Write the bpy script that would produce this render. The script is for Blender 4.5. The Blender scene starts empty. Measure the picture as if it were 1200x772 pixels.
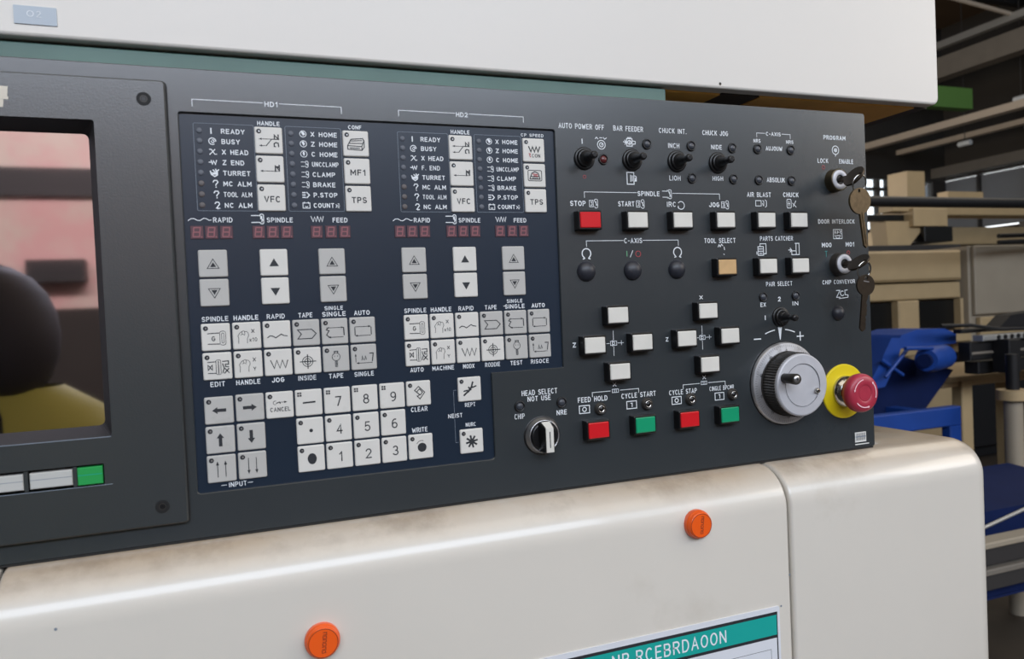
import bpy, math, random
from mathutils import Vector, Matrix
from mathutils.geometry import tessellate_polygon
random.seed(7)
PI = math.pi
C = bpy.context.scene.collection
S = bpy.context.scene

# ------------------------------------------------------------------ camera, world, lights, exposure
cam_d = bpy.data.cameras.new('camera'); cam = bpy.data.objects.new('camera', cam_d); C.objects.link(cam)
cam_d.sensor_width = 36; cam_d.lens = 36*880/1200; cam_d.clip_start = .01; cam_d.clip_end = 200
RP = ((0.93395, 0.04437, -0.35463), (-0.05033, 0.9987, -0.00761), (0.35383, 0.02496, 0.93498))
def toworld(r):   # camera axis (right / down / forward) written in panel axes (x right, y down, z in) -> world
    return Vector((r[0], r[2], -r[1]))
right, down, fwd = toworld(RP[0]), toworld(RP[1]), toworld(RP[2])
Mx = Matrix((right, -down, -fwd)).transposed()
cam.matrix_world = Matrix.Translation((0, -.64557, 1.4)) @ Mx.to_4x4()
cam_d.dof.use_dof = True; cam_d.dof.focus_distance = .78; cam_d.dof.aperture_fstop = 9.5
S.camera = cam

w = bpy.data.worlds.new('world'); S.world = w; w.use_nodes = True
bg = w.node_tree.nodes['Background']; bg.inputs[0].default_value = (.93, .97, 1, 1); bg.inputs[1].default_value = 2.6

def area(name, loc, target, sx, sy, power, col=(1, 1, 1)):
    l = bpy.data.lights.new(name, 'AREA'); l.shape = 'RECTANGLE'; l.size = sx; l.size_y = sy; l.energy = power; l.color = col
    o = bpy.data.objects.new(name, l); C.objects.link(o); o.location = loc
    o.rotation_euler = (Vector(target)-Vector(loc)).to_track_quat('-Z', 'Y').to_euler(); return o
# daylight through the high window band behind the operator, added fill overhead, window bay to the right
area('daylight_window_band', (-.5, -7.7, 5.25), (-.5, 0, 2.2), 11, 3.6, 1180, (.74, .85, 1))
area('daylight_window_band_right', (10, -7.7, 5.25), (10, 0, 2.2), 9, 3.6, 330, (.74, .86, 1))
area('overhead_fill', (.6, -1.8, 4.4), (.6, -.5, 0), 5, 1.8, 46, (1, .90, .76))  # added overhead fill for panel and covers, unseen
area('aisle_window', (5.2, -2.4, 3.3), (.3, 0, 1.35), 2.2, 1.8, 72, (1, .88, .74))
area('wall_wash_fill', (-1.2, -4.5, 4.2), (-1.2, -8, 2.2), 5, .6, 190, (1, .97, .95))  # added fill that brightens the wall reflected in the screen
area('hall_fill', (8, 3.5, 7.0), (8, 3.6, 0), 8, 5, 240, (1, .92, .80))  # added fill that lifts the ambient light of the background hall
area('roof_uplight_fill', (2.5, 10.5, 2.8), (12, 7, 6), 3, 2, 300, (1, .9, .78))  # added upward fill on roof and ducts; no window stands here

S.view_settings.view_transform = 'Standard'; S.view_settings.look = 'None'
S.view_settings.exposure = -0.17; S.view_settings.gamma = 1; S.view_settings.use_curve_mapping = False

# ------------------------------------------------------------------ materials
def lin(c):
    return tuple(((v/255)/12.92 if v/255 <= .04045 else ((v/255+.055)/1.055)**2.4) for v in c)+(1,)
MC = {}
def mat(name, rgb, rough=.5, metal=0., noise=0., scale=40., bump=0., bscale=400., dirt=None, coat=0., spec=.5, trans=0., emit=None, es=1.):
    if name in MC: return MC[name]
    m = bpy.data.materials.new(name); m.use_nodes = True; nt = m.node_tree; b = nt.nodes['Principled BSDF']
    N = nt.nodes.new; L = nt.links.new
    b.inputs['Base Color'].default_value = lin(rgb); b.inputs['Roughness'].default_value = rough
    b.inputs['Metallic'].default_value = metal; b.inputs['Coat Weight'].default_value = coat
    b.inputs['Specular IOR Level'].default_value = spec; b.inputs['Transmission Weight'].default_value = trans
    if emit: b.inputs['Emission Color'].default_value = lin(emit); b.inputs['Emission Strength'].default_value = es
    tc = N('ShaderNodeTexCoord'); last = None
    geo = N('ShaderNodeNewGeometry')
    if noise or dirt:
        n = N('ShaderNodeTexNoise'); n.inputs['Scale'].default_value = scale; n.inputs['Detail'].default_value = 5
        L(geo.outputs['Position'], n.inputs['Vector'])
        mr = N('ShaderNodeMapRange'); L(n.outputs['Fac'], mr.inputs[0]); mr.inputs[1].default_value = .3; mr.inputs[2].default_value = .7
        mr.inputs[3].default_value = 1-noise; mr.inputs[4].default_value = 1+noise*.6
        mm = N('ShaderNodeVectorMath'); mm.operation = 'SCALE'; mm.inputs[0].default_value = lin(rgb)[:3]; L(mr.outputs[0], mm.inputs['Scale'])
        last = mm.outputs[0]
    for (col, sc, lo, hi, amt, updir) in (dirt or []):
        n = N('ShaderNodeTexNoise'); n.inputs['Scale'].default_value = sc; n.inputs['Detail'].default_value = 6; n.inputs['Roughness'].default_value = .65
        L(geo.outputs['Position'], n.inputs['Vector'])
        mr = N('ShaderNodeMapRange'); L(n.outputs['Fac'], mr.inputs[0]); mr.inputs[1].default_value = lo; mr.inputs[2].default_value = hi
        mr.inputs[3].default_value = 0; mr.inputs[4].default_value = amt
        fac = mr.outputs[0]
        if updir:      # tan tone and grime on faces that look up
            sx = N('ShaderNodeSeparateXYZ'); L(geo.outputs['Normal'], sx.inputs[0])
            m2 = N('ShaderNodeMapRange'); L(sx.outputs[2], m2.inputs[0]); m2.inputs[1].default_value = .45; m2.inputs[2].default_value = .95
            m3 = N('ShaderNodeMath'); m3.operation = 'MULTIPLY'; L(fac, m3.inputs[0]); L(m2.outputs[0], m3.inputs[1]); fac = m3.outputs[0]
        mx = N('ShaderNodeMix'); mx.data_type = 'RGBA'; L(fac, mx.inputs[0])
        if last is not None: L(last, mx.inputs[6])
        else: mx.inputs[6].default_value = lin(rgb)
        mx.inputs[7].default_value = lin(col); last = mx.outputs[2]
    if last is not None: L(last, b.inputs['Base Color'])
    if bump:
        n = N('ShaderNodeTexNoise'); n.inputs['Scale'].default_value = bscale; n.inputs['Detail'].default_value = 3
        L(geo.outputs['Position'], n.inputs['Vector'])
        bp = N('ShaderNodeBump'); bp.inputs['Strength'].default_value = bump; bp.inputs['Distance'].default_value = .0006
        L(n.outputs['Fac'], bp.inputs['Height']); L(bp.outputs[0], b.inputs['Normal'])
    MC[name] = m; return m

M_panel = mat('panel_paint', (47, 52, 55), .27, noise=.04, scale=9, bump=.06, bscale=900, spec=1, dirt=[((72, 74, 76), 6, .55, .8, .25, False)])
M_bezel = mat('bezel_plastic', (52, 56, 58), .27, noise=.04, scale=7, spec=1, bump=.1, bscale=700, dirt=[((50, 45, 38), 14, .68, .8, .5, False)])
M_navy = mat('membrane_navy', (27, 39, 54), .3, noise=.06, scale=12)
M_key = mat('key_white', (210, 207, 201), .45, noise=.03, scale=30, dirt=[((168, 160, 148), 60, .6, .8, .35, False)])
M_keyg = mat('key_grey', (180, 178, 174), .45, noise=.03, scale=30, dirt=[((150, 146, 138), 60, .58, .8, .4, False)])
M_ink = mat('ink_dark', (35, 37, 42), .6)
M_white = mat('print_white', (224, 228, 232), .6)
M_line = mat('print_line', (120, 130, 142), .6)
M_red = mat('print_red', (165, 50, 55), .6)
M_teal = mat('print_teal', (40, 130, 130), .6)
M_green = mat('print_green', (90, 150, 110), .6)
M_black = mat('black_plastic', (14, 14, 16), .35)
M_rub = mat('black_rubber', (20, 20, 22), .38)
M_hole = mat('dark_recess', (8, 8, 9), .7)
M_led = mat('led_dark', (58, 61, 68), .35); M_stat = mat('status_grey', (84, 88, 97), .5); M_statw = mat('status_warm', (88, 82, 82), .5)
M_ledw = mat('led_warm', (78, 66, 64), .35)
M_lens_r = mat('lens_red', (205, 28, 36), .28, coat=.3)
M_lens_g = mat('lens_green', (22, 150, 105), .28, coat=.3)
M_lens_w = mat('lens_white', (216, 213, 205), .35, noise=.04, scale=80, coat=.2)
M_lens_a = mat('lens_amber', (205, 168, 120), .35, noise=.12, scale=90, coat=.2)
M_cap = mat('cap_dark', (38, 40, 48), .42)
M_chrome = mat('chrome', (190, 188, 184), .18, metal=1)
M_face = mat('matt_aluminium', (192, 192, 197), .5, metal=.25, noise=.06, scale=60)
M_steel = mat('brushed_steel', (190, 190, 192), .34, metal=1, noise=.12, scale=60, bump=.1, bscale=500)
M_satin = mat('satin_aluminium', (205, 205, 208), .42, metal=.85, noise=.1, scale=25, dirt=[((110, 100, 92), 60, .55, .8, .7, False)])
M_knurl = mat('knurled_black', (58, 55, 52), .4, metal=.4)
M_brass = mat('bronze_dark', (92, 84, 68), .35, metal=.9)
M_keymetal = mat('key_bronze', (100, 86, 66), .42, metal=.85, noise=.2, scale=200)
M_keydark = mat('key_blackened', (66, 56, 46), .42, metal=.8, noise=.2, scale=200)
M_yel = mat('yellow_plate', (222, 198, 20), .42)
M_mush = mat('mushroom_red', (170, 48, 68), .38, noise=.08, scale=60)
M_mushl = mat('mushroom_print', (238, 190, 198), .5)
M_digit = mat('digit_back', (84, 56, 64), .35)
M_seg = mat('digit_segment', (140, 84, 90), .4)
M_cover = mat('cover_paint', (211, 205, 195), .27, noise=.03, scale=5, coat=.24,
              dirt=[((180, 158, 132), 3, .2, .6, .85, True), ((116, 100, 84), 15, .52, .78, .6, True), ((176, 166, 150), 6, .6, .85, .5, False), ((120, 110, 98), 70, .74, .8, .5, False)])
M_hood = mat('hood_paint', (213, 208, 201), .4, noise=.015, scale=4)
M_under = mat('underside_tan', (236, 178, 88), .6, noise=.1, scale=20)  # tan lightened in the base colour in place of bounce light
M_undd = mat('underside_dark', (50, 44, 36), .6)
M_gframe = mat('green_paint', (84, 112, 104), .5, noise=.12, scale=15)
M_gasket_shade = mat('gasket_shade_black', (22, 21, 20), .6)  # black of the gaskets and of the painted shade under the panel
M_orange = mat('orange_lens', (238, 92, 22), .3, coat=.4)
M_oran2 = mat('orange_mark', (142, 52, 26), .5)
M_plate02 = mat('plate_bluegrey', (166, 176, 186), .4)
M_sticker = mat('sticker_white', (214, 214, 210), .5)
M_cream = mat('sticker_cream', (206, 198, 184), .6, noise=.1, scale=80)
M_sign_t = mat('sign_teal', (22, 160, 150), .4)
M_sign_w = mat('sign_white', (214, 216, 222), .4)
M_screen = mat('crt_glass', (228, 216, 222), .03, metal=1)
M_softw = mat('softkey_grey', (186, 186, 182), .45)
M_softg = mat('softkey_green', (34, 150, 74), .4)
# hall
M_wall = mat('hall_cladding', (58, 54, 50), .8, noise=.1, scale=1.5)
M_wallb = mat('hall_cream_cladding', (222, 206, 192), .8, noise=.1, scale=1.2, dirt=[((228, 160, 162), 1.1, .42, .62, .6, False)])
M_roof = mat('roof_deck', (96, 76, 56), .85, noise=.15, scale=1)
M_floor = mat('hall_floor', (46, 38, 30), .6, noise=.35, scale=3)
M_beam = mat('beam_grey', (112, 106, 98), .6, noise=.1, scale=4)
M_beamd = mat('beam_dark', (44, 42, 42), .6)
M_beamw = mat('duct_pale', (190, 176, 160), .5)
M_bgreen = mat('beam_green', (72, 112, 50), .6)
M_beige = mat('machine_beige', (172, 150, 114), .5, noise=.06, scale=6)
M_beige2 = mat('machine_greybeige', (150, 140, 124), .5, noise=.05, scale=5)
M_glassd = mat('dark_window', (18, 18, 18), .3)
M_blue = mat('machine_blue', (20, 62, 140), .45, noise=.1, scale=10)
M_blued = mat('machine_deepblue', (12, 28, 70), .7, spec=.15, noise=.1, scale=10)
M_dark = mat('dark_steel', (30, 30, 32), .45, metal=.3)
M_pale = mat('pale_steel', (160, 160, 158), .4, metal=.5)
M_pane = mat('window_pane', (240, 246, 250), .02, trans=1)
M_panef = mat('frosted_pane', (128, 132, 138), .5)
M_lampw = mat('lamp_shade', (210, 214, 216), .4)
M_skin = mat('skin', (190, 140, 115), .5); M_hair = mat('hair_dark', (30, 26, 26), .7)
M_vest = mat('vest_yellow', (150, 142, 56), .7); M_cloth = mat('cloth_dark', (44, 44, 52), .85)

# ------------------------------------------------------------------ mesh helper
class MB:
    def __init__(s): s.v = []; s.f = []; s.mi = []; s.mats = []; s.cur = 0; s.sm = []
    def m(s, mt):
        if mt not in s.mats: s.mats.append(mt)
        s.cur = s.mats.index(mt); return s
    def add(s, vs, fs, smooth=False):
        n = len(s.v); s.v += [tuple(p) for p in vs]
        for f in fs: s.f.append(tuple(i+n for i in f)); s.mi.append(s.cur); s.sm.append(smooth)
    def box(s, x0, x1, y0, y1, z0, z1, b=0.):
        if b <= 0:
            vs = [(x, y, z) for x in (x0, x1) for y in (y0, y1) for z in (z0, z1)]
            s.add(vs, [(0, 1, 3, 2), (4, 6, 7, 5), (0, 4, 5, 1), (2, 3, 7, 6), (0, 2, 6, 4), (1, 5, 7, 3)]); return s
        o = [(x0, z0), (x1, z0), (x1, z1), (x0, z1)]
        s.loft([(o_inset(o, b), y0), (o, y0+b), (o, y1-b), (o_inset(o, b), y1)]); return s
    def loft(s, rings, cap0=True, cap1=True, smooth=False):      # rings: [(outline [(x,z)..] counter-clockwise seen from -Y, y)]
        n = len(rings[0][0]); vs = [(p[0], y, p[1]) for o, y in rings for p in o]; fs = []
        for k in range(len(rings)-1):
            for i in range(n):
                j = (i+1) % n; fs.append((k*n+i, k*n+n+i, k*n+n+j, k*n+j))
        s.add(vs, fs, smooth)
        if cap0: s.add([(p[0], rings[0][1], p[1]) for p in rings[0][0]], [tuple(range(n))])
        if cap1: s.add([(p[0], rings[-1][1], p[1]) for p in rings[-1][0]], [tuple(range(n-1, -1, -1))])
        return s
    def plate(s, outer, holes, y0, y1):                        # flat sheet with openings, walls round every edge
        polys = [outer]+holes; flat = [p for q in polys for p in q]
        tris = tessellate_polygon([[Vector((p[0], p[1], 0)) for p in q] for q in polys])
        fr = []
        for t in tris:
            a, b, c = [flat[i] for i in t]
            if (b[0]-a[0])*(c[1]-a[1])-(b[1]-a[1])*(c[0]-a[0]) < 0: t = (t[0], t[2], t[1])
            fr.append(tuple(t))
        s.add([(p[0], y0, p[1]) for p in flat], fr)
        s.add([(p[0], y1, p[1]) for p in flat], [t[::-1] for t in fr])
        for q in polys:
            n = len(q); s.add([(p[0], y0, p[1]) for p in q]+[(p[0], y1, p[1]) for p in q], [(i, n+i, n+(i+1) % n, (i+1) % n) for i in range(n)])
        return s
    def rev(s, prof, cx=0., cz=0., seg=32, smooth=True, cap0=True, cap1=False):   # profile [(r, y)] front to back, round the Y axis
        return s.loft([([(cx+r*math.cos(2*PI*i/seg), cz+r*math.sin(2*PI*i/seg)) for i in range(seg)], y) for r, y in prof], cap0, cap1, smooth)
    def line(s, pts, wd, y=0., closed=False, mm=1.):            # printed stroke: one mitred strip, each next stroke a few micrometres proud
        P_ = []
        for p in pts:
            v = Vector((p[0]*mm, p[1]*mm))
            if not P_ or (v-P_[-1]).length > 1e-8: P_.append(v)
        if len(P_) > 2 and (P_[0]-P_[-1]).length < 1e-8: closed = True; P_.pop()
        n = len(P_)
        if n < 2: return s
        s.k = (getattr(s, 'k', 0)+1) % 9; y = y-s.k*8e-6; h = wd*mm/2; vs = []
        for i in range(n):
            a = P_[i-1] if (i > 0 or closed) else None; b = P_[(i+1) % n] if (i < n-1 or closed) else None; c = P_[i]
            d1 = (c-a).normalized() if a is not None else None; d2 = (b-c).normalized() if b is not None else None
            if d1 is None: nr = Vector((-d2.y, d2.x))*h; c = c-d2*h*.8
            elif d2 is None: nr = Vector((-d1.y, d1.x))*h; c = c+d1*h*.8
            else:
                m_ = Vector((-d1.y-d2.y, d1.x+d2.x)); l = m_.length
                nr = Vector((-d1.y, d1.x))*h if l < .05 else m_/l*h/max(.5, l/2)
            vs += [(c.x-nr.x, y, c.y-nr.y), (c.x+nr.x, y, c.y+nr.y)]
        fs = [(2*i, 2*((i+1) % n), 2*((i+1) % n)+1, 2*i+1) for i in range(n if closed else n-1)]
        s.add(vs, fs); return s
    def poly(s, pts, y=0., mm=1.):
        n = len(pts); ar = sum(pts[i][0]*pts[(i+1) % n][1]-pts[(i+1) % n][0]*pts[i][1] for i in range(n))
        if ar < 0: pts = pts[::-1]
        s.add([(p[0]*mm, y, p[1]*mm) for p in pts], [tuple(range(n))]); return s
    def text(s, t, cx, cz, wdt, hgt, y=0., mm=1., wt=None):     # printed lettering fitted to a given width and cap height (stroke centre lines)
        adv = [SF[c][0] if c in SF else .34 for c in t]; n = len(t); gap = .36; bw = sum(adv)+gap*(n-1); st = min(wt or .165*hgt, (.21*wdt/n if n > 1 else 1)); sx = (wdt-st)/max(bw, .12) if n > 1 or bw > .1 else hgt*.8; sz = hgt-st; x = cx-(wdt-st)/2 if (n > 1 or bw > .1) else cx
        for c, a in zip(t, adv):
            if c in SF:
                for l in SF[c][1]: s.line([(x+p[0]*sx, cz-sz/2+p[1]*sz) for p in l], st, y, False, mm)
            x += (a+gap)*sx
        return s
    def tube(s, pts, r, seg=8, closed=False, rr=None):
        pts = [Vector(p) for p in pts]; n = len(pts); vs = []; fs = []; up = None
        for i, p in enumerate(pts):
            a = pts[(i-1) % n] if (closed or i > 0) else p; b = pts[(i+1) % n] if (closed or i < n-1) else p
            d = (b-a).normalized()
            if up is None:
                up = Vector((0, 0, 1)) if abs(d.z) < .9 else Vector((1, 0, 0))
            sd = d.cross(up).normalized(); up = sd.cross(d).normalized()
            ra = rr[i] if rr else r
            for k in range(seg):
                t = 2*PI*k/seg; vs.append(p+(sd*math.cos(t)+up*math.sin(t))*ra)
        for i in range(n if closed else n-1):
            for k in range(seg):
                j = (i+1) % n; fs.append((i*seg+k, i*seg+(k+1) % seg, j*seg+(k+1) % seg, j*seg+k))
        s.add(vs, fs, True)
        if not closed: s.add(vs[:seg], [tuple(range(seg-1, -1, -1))]); s.add(vs[-seg:], [tuple(range(seg))])
        return s
    def mesh(s, name):
        me = bpy.data.meshes.new(name); me.from_pydata(s.v, [], s.f)
        for m_ in s.mats: me.materials.append(m_)
        me.polygons.foreach_set('material_index', s.mi); me.polygons.foreach_set('use_smooth', s.sm); me.update()
        return me
# printed lettering: a plain technical sans drawn with strokes of even weight
def _a(cx, cy, rx_, ry_, a0, a1, n=7): return [(cx+rx_*math.cos(math.radians(a0+(a1-a0)*i/n)), cy+ry_*math.sin(math.radians(a0+(a1-a0)*i/n))) for i in range(n+1)]
SF = {
 'A': (.62, [[(0, 0), (.31, 1), (.62, 0)], [(.12, .34), (.5, .34)]]), 'B': (.56, [[(0, 0), (0, 1), (.32, 1)]+_a(.32, .76, .2, .24, 90, -90)+[(0, .52)], [(.32, .52)]+_a(.32, .26, .24, .26, 90, -90)+[(0, 0)]]),
 'C': (.6, [_a(.3, .5, .3, .5, 50, 310, 12)]), 'D': (.58, [[(0, 0), (0, 1), (.26, 1)]+_a(.26, .5, .32, .5, 90, -90, 9)+[(0, 0)]]), 'E': (.5, [[(.5, 1), (0, 1), (0, 0), (.5, 0)], [(0, .52), (.44, .52)]]),
 'F': (.48, [[(.48, 1), (0, 1), (0, 0)], [(0, .52), (.42, .52)]]), 'G': (.62, [_a(.3, .5, .3, .5, 50, 330, 12)+[(.6, .46), (.36, .46)]]), 'H': (.56, [[(0, 0), (0, 1)], [(.56, 0), (.56, 1)], [(0, .52), (.56, .52)]]),
 'I': (.02, [[(.01, 0), (.01, 1)]]), 'J': (.44, [[(.44, 1), (.44, .24)]+_a(.22, .24, .22, .24, 0, -180)]), 'K': (.56, [[(0, 0), (0, 1)], [(.54, 1), (0, .4)], [(.2, .6), (.56, 0)]]), 'L': (.46, [[(0, 1), (0, 0), (.46, 0)]]),
 'M': (.68, [[(0, 0), (0, 1)], [(.68, 0), (.68, 1)], [(.04, .95), (.34, .3)], [(.64, .95), (.34, .3)]]), 'N': (.6, [[(0, 0), (0, 1)], [(.04, .93), (.54, .07)], [(.58, 0), (.58, 1)]]), 'O': (.64, [_a(.32, .5, .32, .5, 0, 360, 16)]), 'P': (.54, [[(0, 0), (0, 1), (.3, 1)]+_a(.3, .73, .24, .27, 90, -90)+[(0, .46)]]),
 'Q': (.64, [_a(.32, .5, .32, .5, 0, 360, 16), [(.38, .24), (.64, -.04)]]), 'R': (.56, [[(0, 0), (0, 1), (.3, 1)]+_a(.3, .75, .24, .25, 90, -90)+[(0, .5)], [(.3, .5), (.56, 0)]]),
 'S': (.54, [_a(.27, .74, .25, .26, 30, 270, 9)+_a(.27, .25, .27, .25, 90, -150, 9)]), 'T': (.56, [[(0, 1), (.56, 1)], [(.28, 1), (.28, 0)]]), 'U': (.56, [[(0, 1), (0, .28)]+_a(.28, .28, .28, .28, 180, 360, 8)+[(.56, 1)]]),
 'V': (.6, [[(0, 1), (.3, 0), (.6, 1)]]), 'W': (.9, [[(0, 1), (.2, 0)], [(.2, 0), (.45, .75)], [(.45, .75), (.7, 0)], [(.7, 0), (.9, 1)]]), 'X': (.58, [[(0, 0), (.58, 1)], [(0, 1), (.58, 0)]]), 'Y': (.58, [[(0, 1), (.29, .46), (.58, 1)], [(.29, .46), (.29, 0)]]), 'Z': (.56, [[(0, 1), (.56, 1), (0, 0), (.56, 0)]]),
 '0': (.56, [_a(.28, .5, .28, .5, 0, 360, 16)]), '1': (.24, [[(0, .78), (.22, 1), (.22, 0)]]), '2': (.54, [_a(.27, .72, .26, .28, 165, -25, 9)+[(0, 0), (.54, 0)]]), '3': (.54, [_a(.26, .75, .23, .25, 150, -80, 9), _a(.26, .26, .27, .26, 90, -150, 10)]),
 '4': (.58, [[(.42, 0), (.42, 1), (0, .3), (.58, .3)]]), '5': (.54, [[(.48, 1), (.1, 1), (.04, .5)]+_a(.26, .31, .27, .31, 130, -150, 10)]), '6': (.54, [_a(.28, .3, .26, .3, 0, 360, 14), _a(.34, .5, .32, .5, 75, 200, 8)]), '7': (.54, [[(0, 1), (.54, 1), (.2, 0)]]),
 '8': (.54, [_a(.27, .76, .22, .24, 0, 360, 14), _a(.27, .27, .27, .27, 0, 360, 14)]), '9': (.54, [_a(.26, .7, .26, .3, 0, 360, 14), _a(.2, .5, .32, .5, 20, -105, 8)]), '.': (.06, [[(.0, .02), (.06, .02)]]), '-': (.3, [[(0, .46), (.3, .46)]]), '/': (.36, [[(0, 0), (.36, 1)]]), 'x': (.44, [[(0, 0), (.44, .66)], [(0, .66), (.44, 0)]]),
}
def o_inset(o, d):
    n = len(o); r = []
    for i in range(n):
        a, b, c = Vector(o[i-1]), Vector(o[i]), Vector(o[(i+1) % n])
        e1 = (b-a).normalized(); e2 = (c-b).normalized(); n1 = Vector((-e1.y, e1.x)); n2 = Vector((-e2.y, e2.x))
        k = n1+n2; k = k/max(.3, 1+n1.dot(n2)); r.append((b.x+k.x*d, b.y+k.y*d))
    return r
def rrect(x0, x1, z0, z1, r, seg=4):
    o = []
    for cx, cz, a in ((x0+r, z0+r, PI), (x1-r, z0+r, 1.5*PI), (x1-r, z1-r, 0), (x0+r, z1-r, .5*PI)):
        for i in range(seg+1): t = a+i/seg*PI/2; o.append((cx+r*math.cos(t), cz+r*math.sin(t)))
    return o
def circ(cx, cz, r, seg=24, a0=0., a1=360.):
    full = abs(a1-a0) >= 360
    return [(cx+r*math.cos(math.radians(a0+(a1-a0)*i/(seg if full else seg-1))), cz+r*math.sin(math.radians(a0+(a1-a0)*i/(seg if full else seg-1)))) for i in range(seg)]

# ------------------------------------------------------------------ object helpers
WL = {}
def tagg(o, label=None, cat=None, group=None, kind=None):
    if label: o['label'] = label
    if cat: o['category'] = cat
    if group: o['group'] = group
    if kind: o['kind'] = kind
    return o
def empty(name, loc, label=None, cat=None, group=None):
    o = bpy.data.objects.new(name, None); C.objects.link(o); o.empty_display_size = .05; o.location = loc; WL[o.name] = Vector(loc)
    return tagg(o, label, cat, group)
def put(name, me, parent=None, loc=(0, 0, 0), label=None, cat=None, group=None, kind=None, rot=None, base=None):
    """me: MB or mesh in coordinates local to loc (world)."""
    if isinstance(me, MB):
        if base:
            me.v = [(a-base[0], b-base[1], c-base[2]) for a, b, c in me.v]; loc = base
        me = me.mesh(name)
    o = bpy.data.objects.new(name, me); C.objects.link(o); loc = Vector(loc); WL[o.name] = loc
    if parent: o.parent = parent; o.location = loc-WL[parent.name]
    else: o.location = loc
    if rot: o.rotation_euler = rot
    return tagg(o, label, cat, group, kind)

# ================================================================== THE HALL (structure)
def sbox(name, x0, x1, y0, y1, z0, z1, m_, kind='structure', parent=None, b=0., **k):
    q = MB().m(m_); q.box(x0, x1, y0, y1, z0, z1, b)
    return put(name, q, parent, base=((x0+x1)/2, (y0+y1)/2, z0), kind=kind, **k)
sbox('floor', -9, 15.8, -8.2, 13.2, -.2, 0, M_floor)
sbox('ceiling', -9, 15.8, -8.2, 13.2, 7.4, 7.6, M_roof)
# right side wall: cladding with a strip of grey panes
sbox('wall_right', 15.6, 15.8, -8, 13, 0, 2.75, M_wall); sbox('wall_right', 15.6, 15.8, -8, 13, 3.95, 7.4, M_wall)
wn = empty('window_1', (15.7, 5, 2.75)); wn['kind'] = 'structure'
for i in range(14):
    y = 12.6-i*1.45
    sbox('window_pane', 15.64, 15.68, y-1.38, y, 2.78, 3.92, M_panef, None, wn)
    sbox('mullion', 15.58, 15.72, y, y+.07, 2.75, 3.95, M_beamd, None, wn)
# far wall with small bright panes
HX = [(13.2, 13.56), (13.62, 13.86)]; HZ = [(2.84, 3.03), (3.14, 3.36), (3.48, 3.70), (3.76, 3.95)]
holes = [[(x0, z0), (x1, z0), (x1, z1), (x0, z1)] for x0, x1 in HX for z0, z1 in HZ]+[[(14.78, 3.48), (15.2, 3.48), (15.2, 3.9), (14.78, 3.9)]]
q = MB().m(M_wall); q.plate([(-9, 0), (15.6, 0), (15.6, 7.4), (-9, 7.4)], holes, 12, 12.15); put('wall_back', q, kind='structure', base=(3, 12, 0))
wn = empty('window_2', (13.4, 12.05, 2.7)); wn['kind'] = 'structure'
for h in holes: sbox('window_pane', h[0][0], h[1][0], 12.06, 12.07, h[0][1], h[2][1], M_pane, None, wn)
sbox('wall_left', -9, -8.8, -8, 13, 0, 7.4, M_wall)
# wall behind the operator, seen only in the screen: cream sheeting over a dark plinth, dark girder across it
sbox('wall_front', -8.8, 15.6, -8.1, -8, 1.62, 7.4, M_wallb); sbox('wall_front', -8.8, 15.6, -8.1, -8, 0, 1.62, M_wall)
sbox('trim_1', -8.8, 15.6, -8, -7.92, 2.74, 3.02, M_beamd)

# ------------------------------------------------------------------ roof steel, pipes
def beamY(name, x, z, ww, hh, m_, label, cat, y0=-7, y1=12, group=None, flange=None):
    q = MB().m(m_)
    if flange:
        q.box(x-ww/2, x+ww/2, y0, y1, z+hh-.03, z+hh); q.box(x-.02, x+.02, y0, y1, z, z+hh); q.m(flange).box(x-ww/2, x+ww/2, y0, y1, z-.03, z)
    else: q.box(x-ww/2, x+ww/2, y0, y1, z, z+hh)
    return put(name, q, None, base=(x, (y0+y1)/2, z), label=label, cat=cat, group=group)
beamY('roof_beam', 13, 5.45, .3, .38, M_beam, 'large dark brown steel girder under the roof, right of the white hood', 'beam')
beamY('roof_pipe', 12.7, 5.93, .12, .12, M_pale, 'pale grey pipe running along the top of the large roof girder', 'pipe')
beamY('cable_duct', 13, 4.5, .2, .13, M_beamw, 'long pale duct hanging below the roof, right above the panel corner', 'duct')
beamY('cable_duct', 13.5, 4.66, .12, .1, M_beam, 'thin grey duct just above the long pale duct', 'duct')
beamY('cable_duct', 14.2, 4.48, .16, .1, M_beamw, 'pinkish lower duct under the long pale duct, with small lamps', 'duct')
beamY('crane_rail', 15.3, 3.97, .3, .22, M_beam, 'brown grey crane rail along the top of the side wall panes', 'rail')
for y, z, lb in ((8.6, 4.75, 'small pale lamp under the roof, upper one of the pair at the right edge'), (8.4, 4.22, 'small pale lamp under the roof, lower one of the pair at the right edge'), (9.7, 4.2, 'small pale lamp under the roof, the one nearest the white hood corner')):
    q = MB().m(M_lampw); q.tube([(13.3, y-.12, z), (13.3, y+.12, z)], .05, 10); q.m(M_beamd).tube([(13.3, y, z+.05), (13.3, y, 7.4)], .008, 5)
    put('hanging_lamp', q, None, base=(13.3, y, z), label=lb, cat='lamp', group='small lamps on the roof ducts')
q = MB().m(M_bgreen); q.box(10.3, 11.25, 7.95, 8.12, 4.28, 4.6); q.m(M_beamd).box(10.4, 10.43, 8.02, 8.05, 4.6, 7.4); q.box(10.5, 10.53, 8.02, 8.05, 4.6, 7.4)
put('crossbar', q, None, base=(10.8, 8, 4.28), label='short green steel crossbeam beside the lower corner of the white hood', cat='beam')
q = MB().m(M_beamw); q.tube([(10.5, 8.3, 6.25), (13.0, 8.3, 6.02)], .035, 8); put('roof_brace', q, None, base=(11.7, 8.3, 6.1), label='thin brown brace meeting the pale roof pipe', cat='brace')
for i, y in enumerate((2.5, 5, 7.5, 10)):
    sbox('purlin', -8.8, 15.5, y, y+.15, 7.15, 7.38, M_beamd, None, label='dark roof purlin crossing the hall, %s from the control panel' % ('nearest', 'second', 'third', 'farthest')[i], cat='beam', group='roof purlins')
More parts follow.
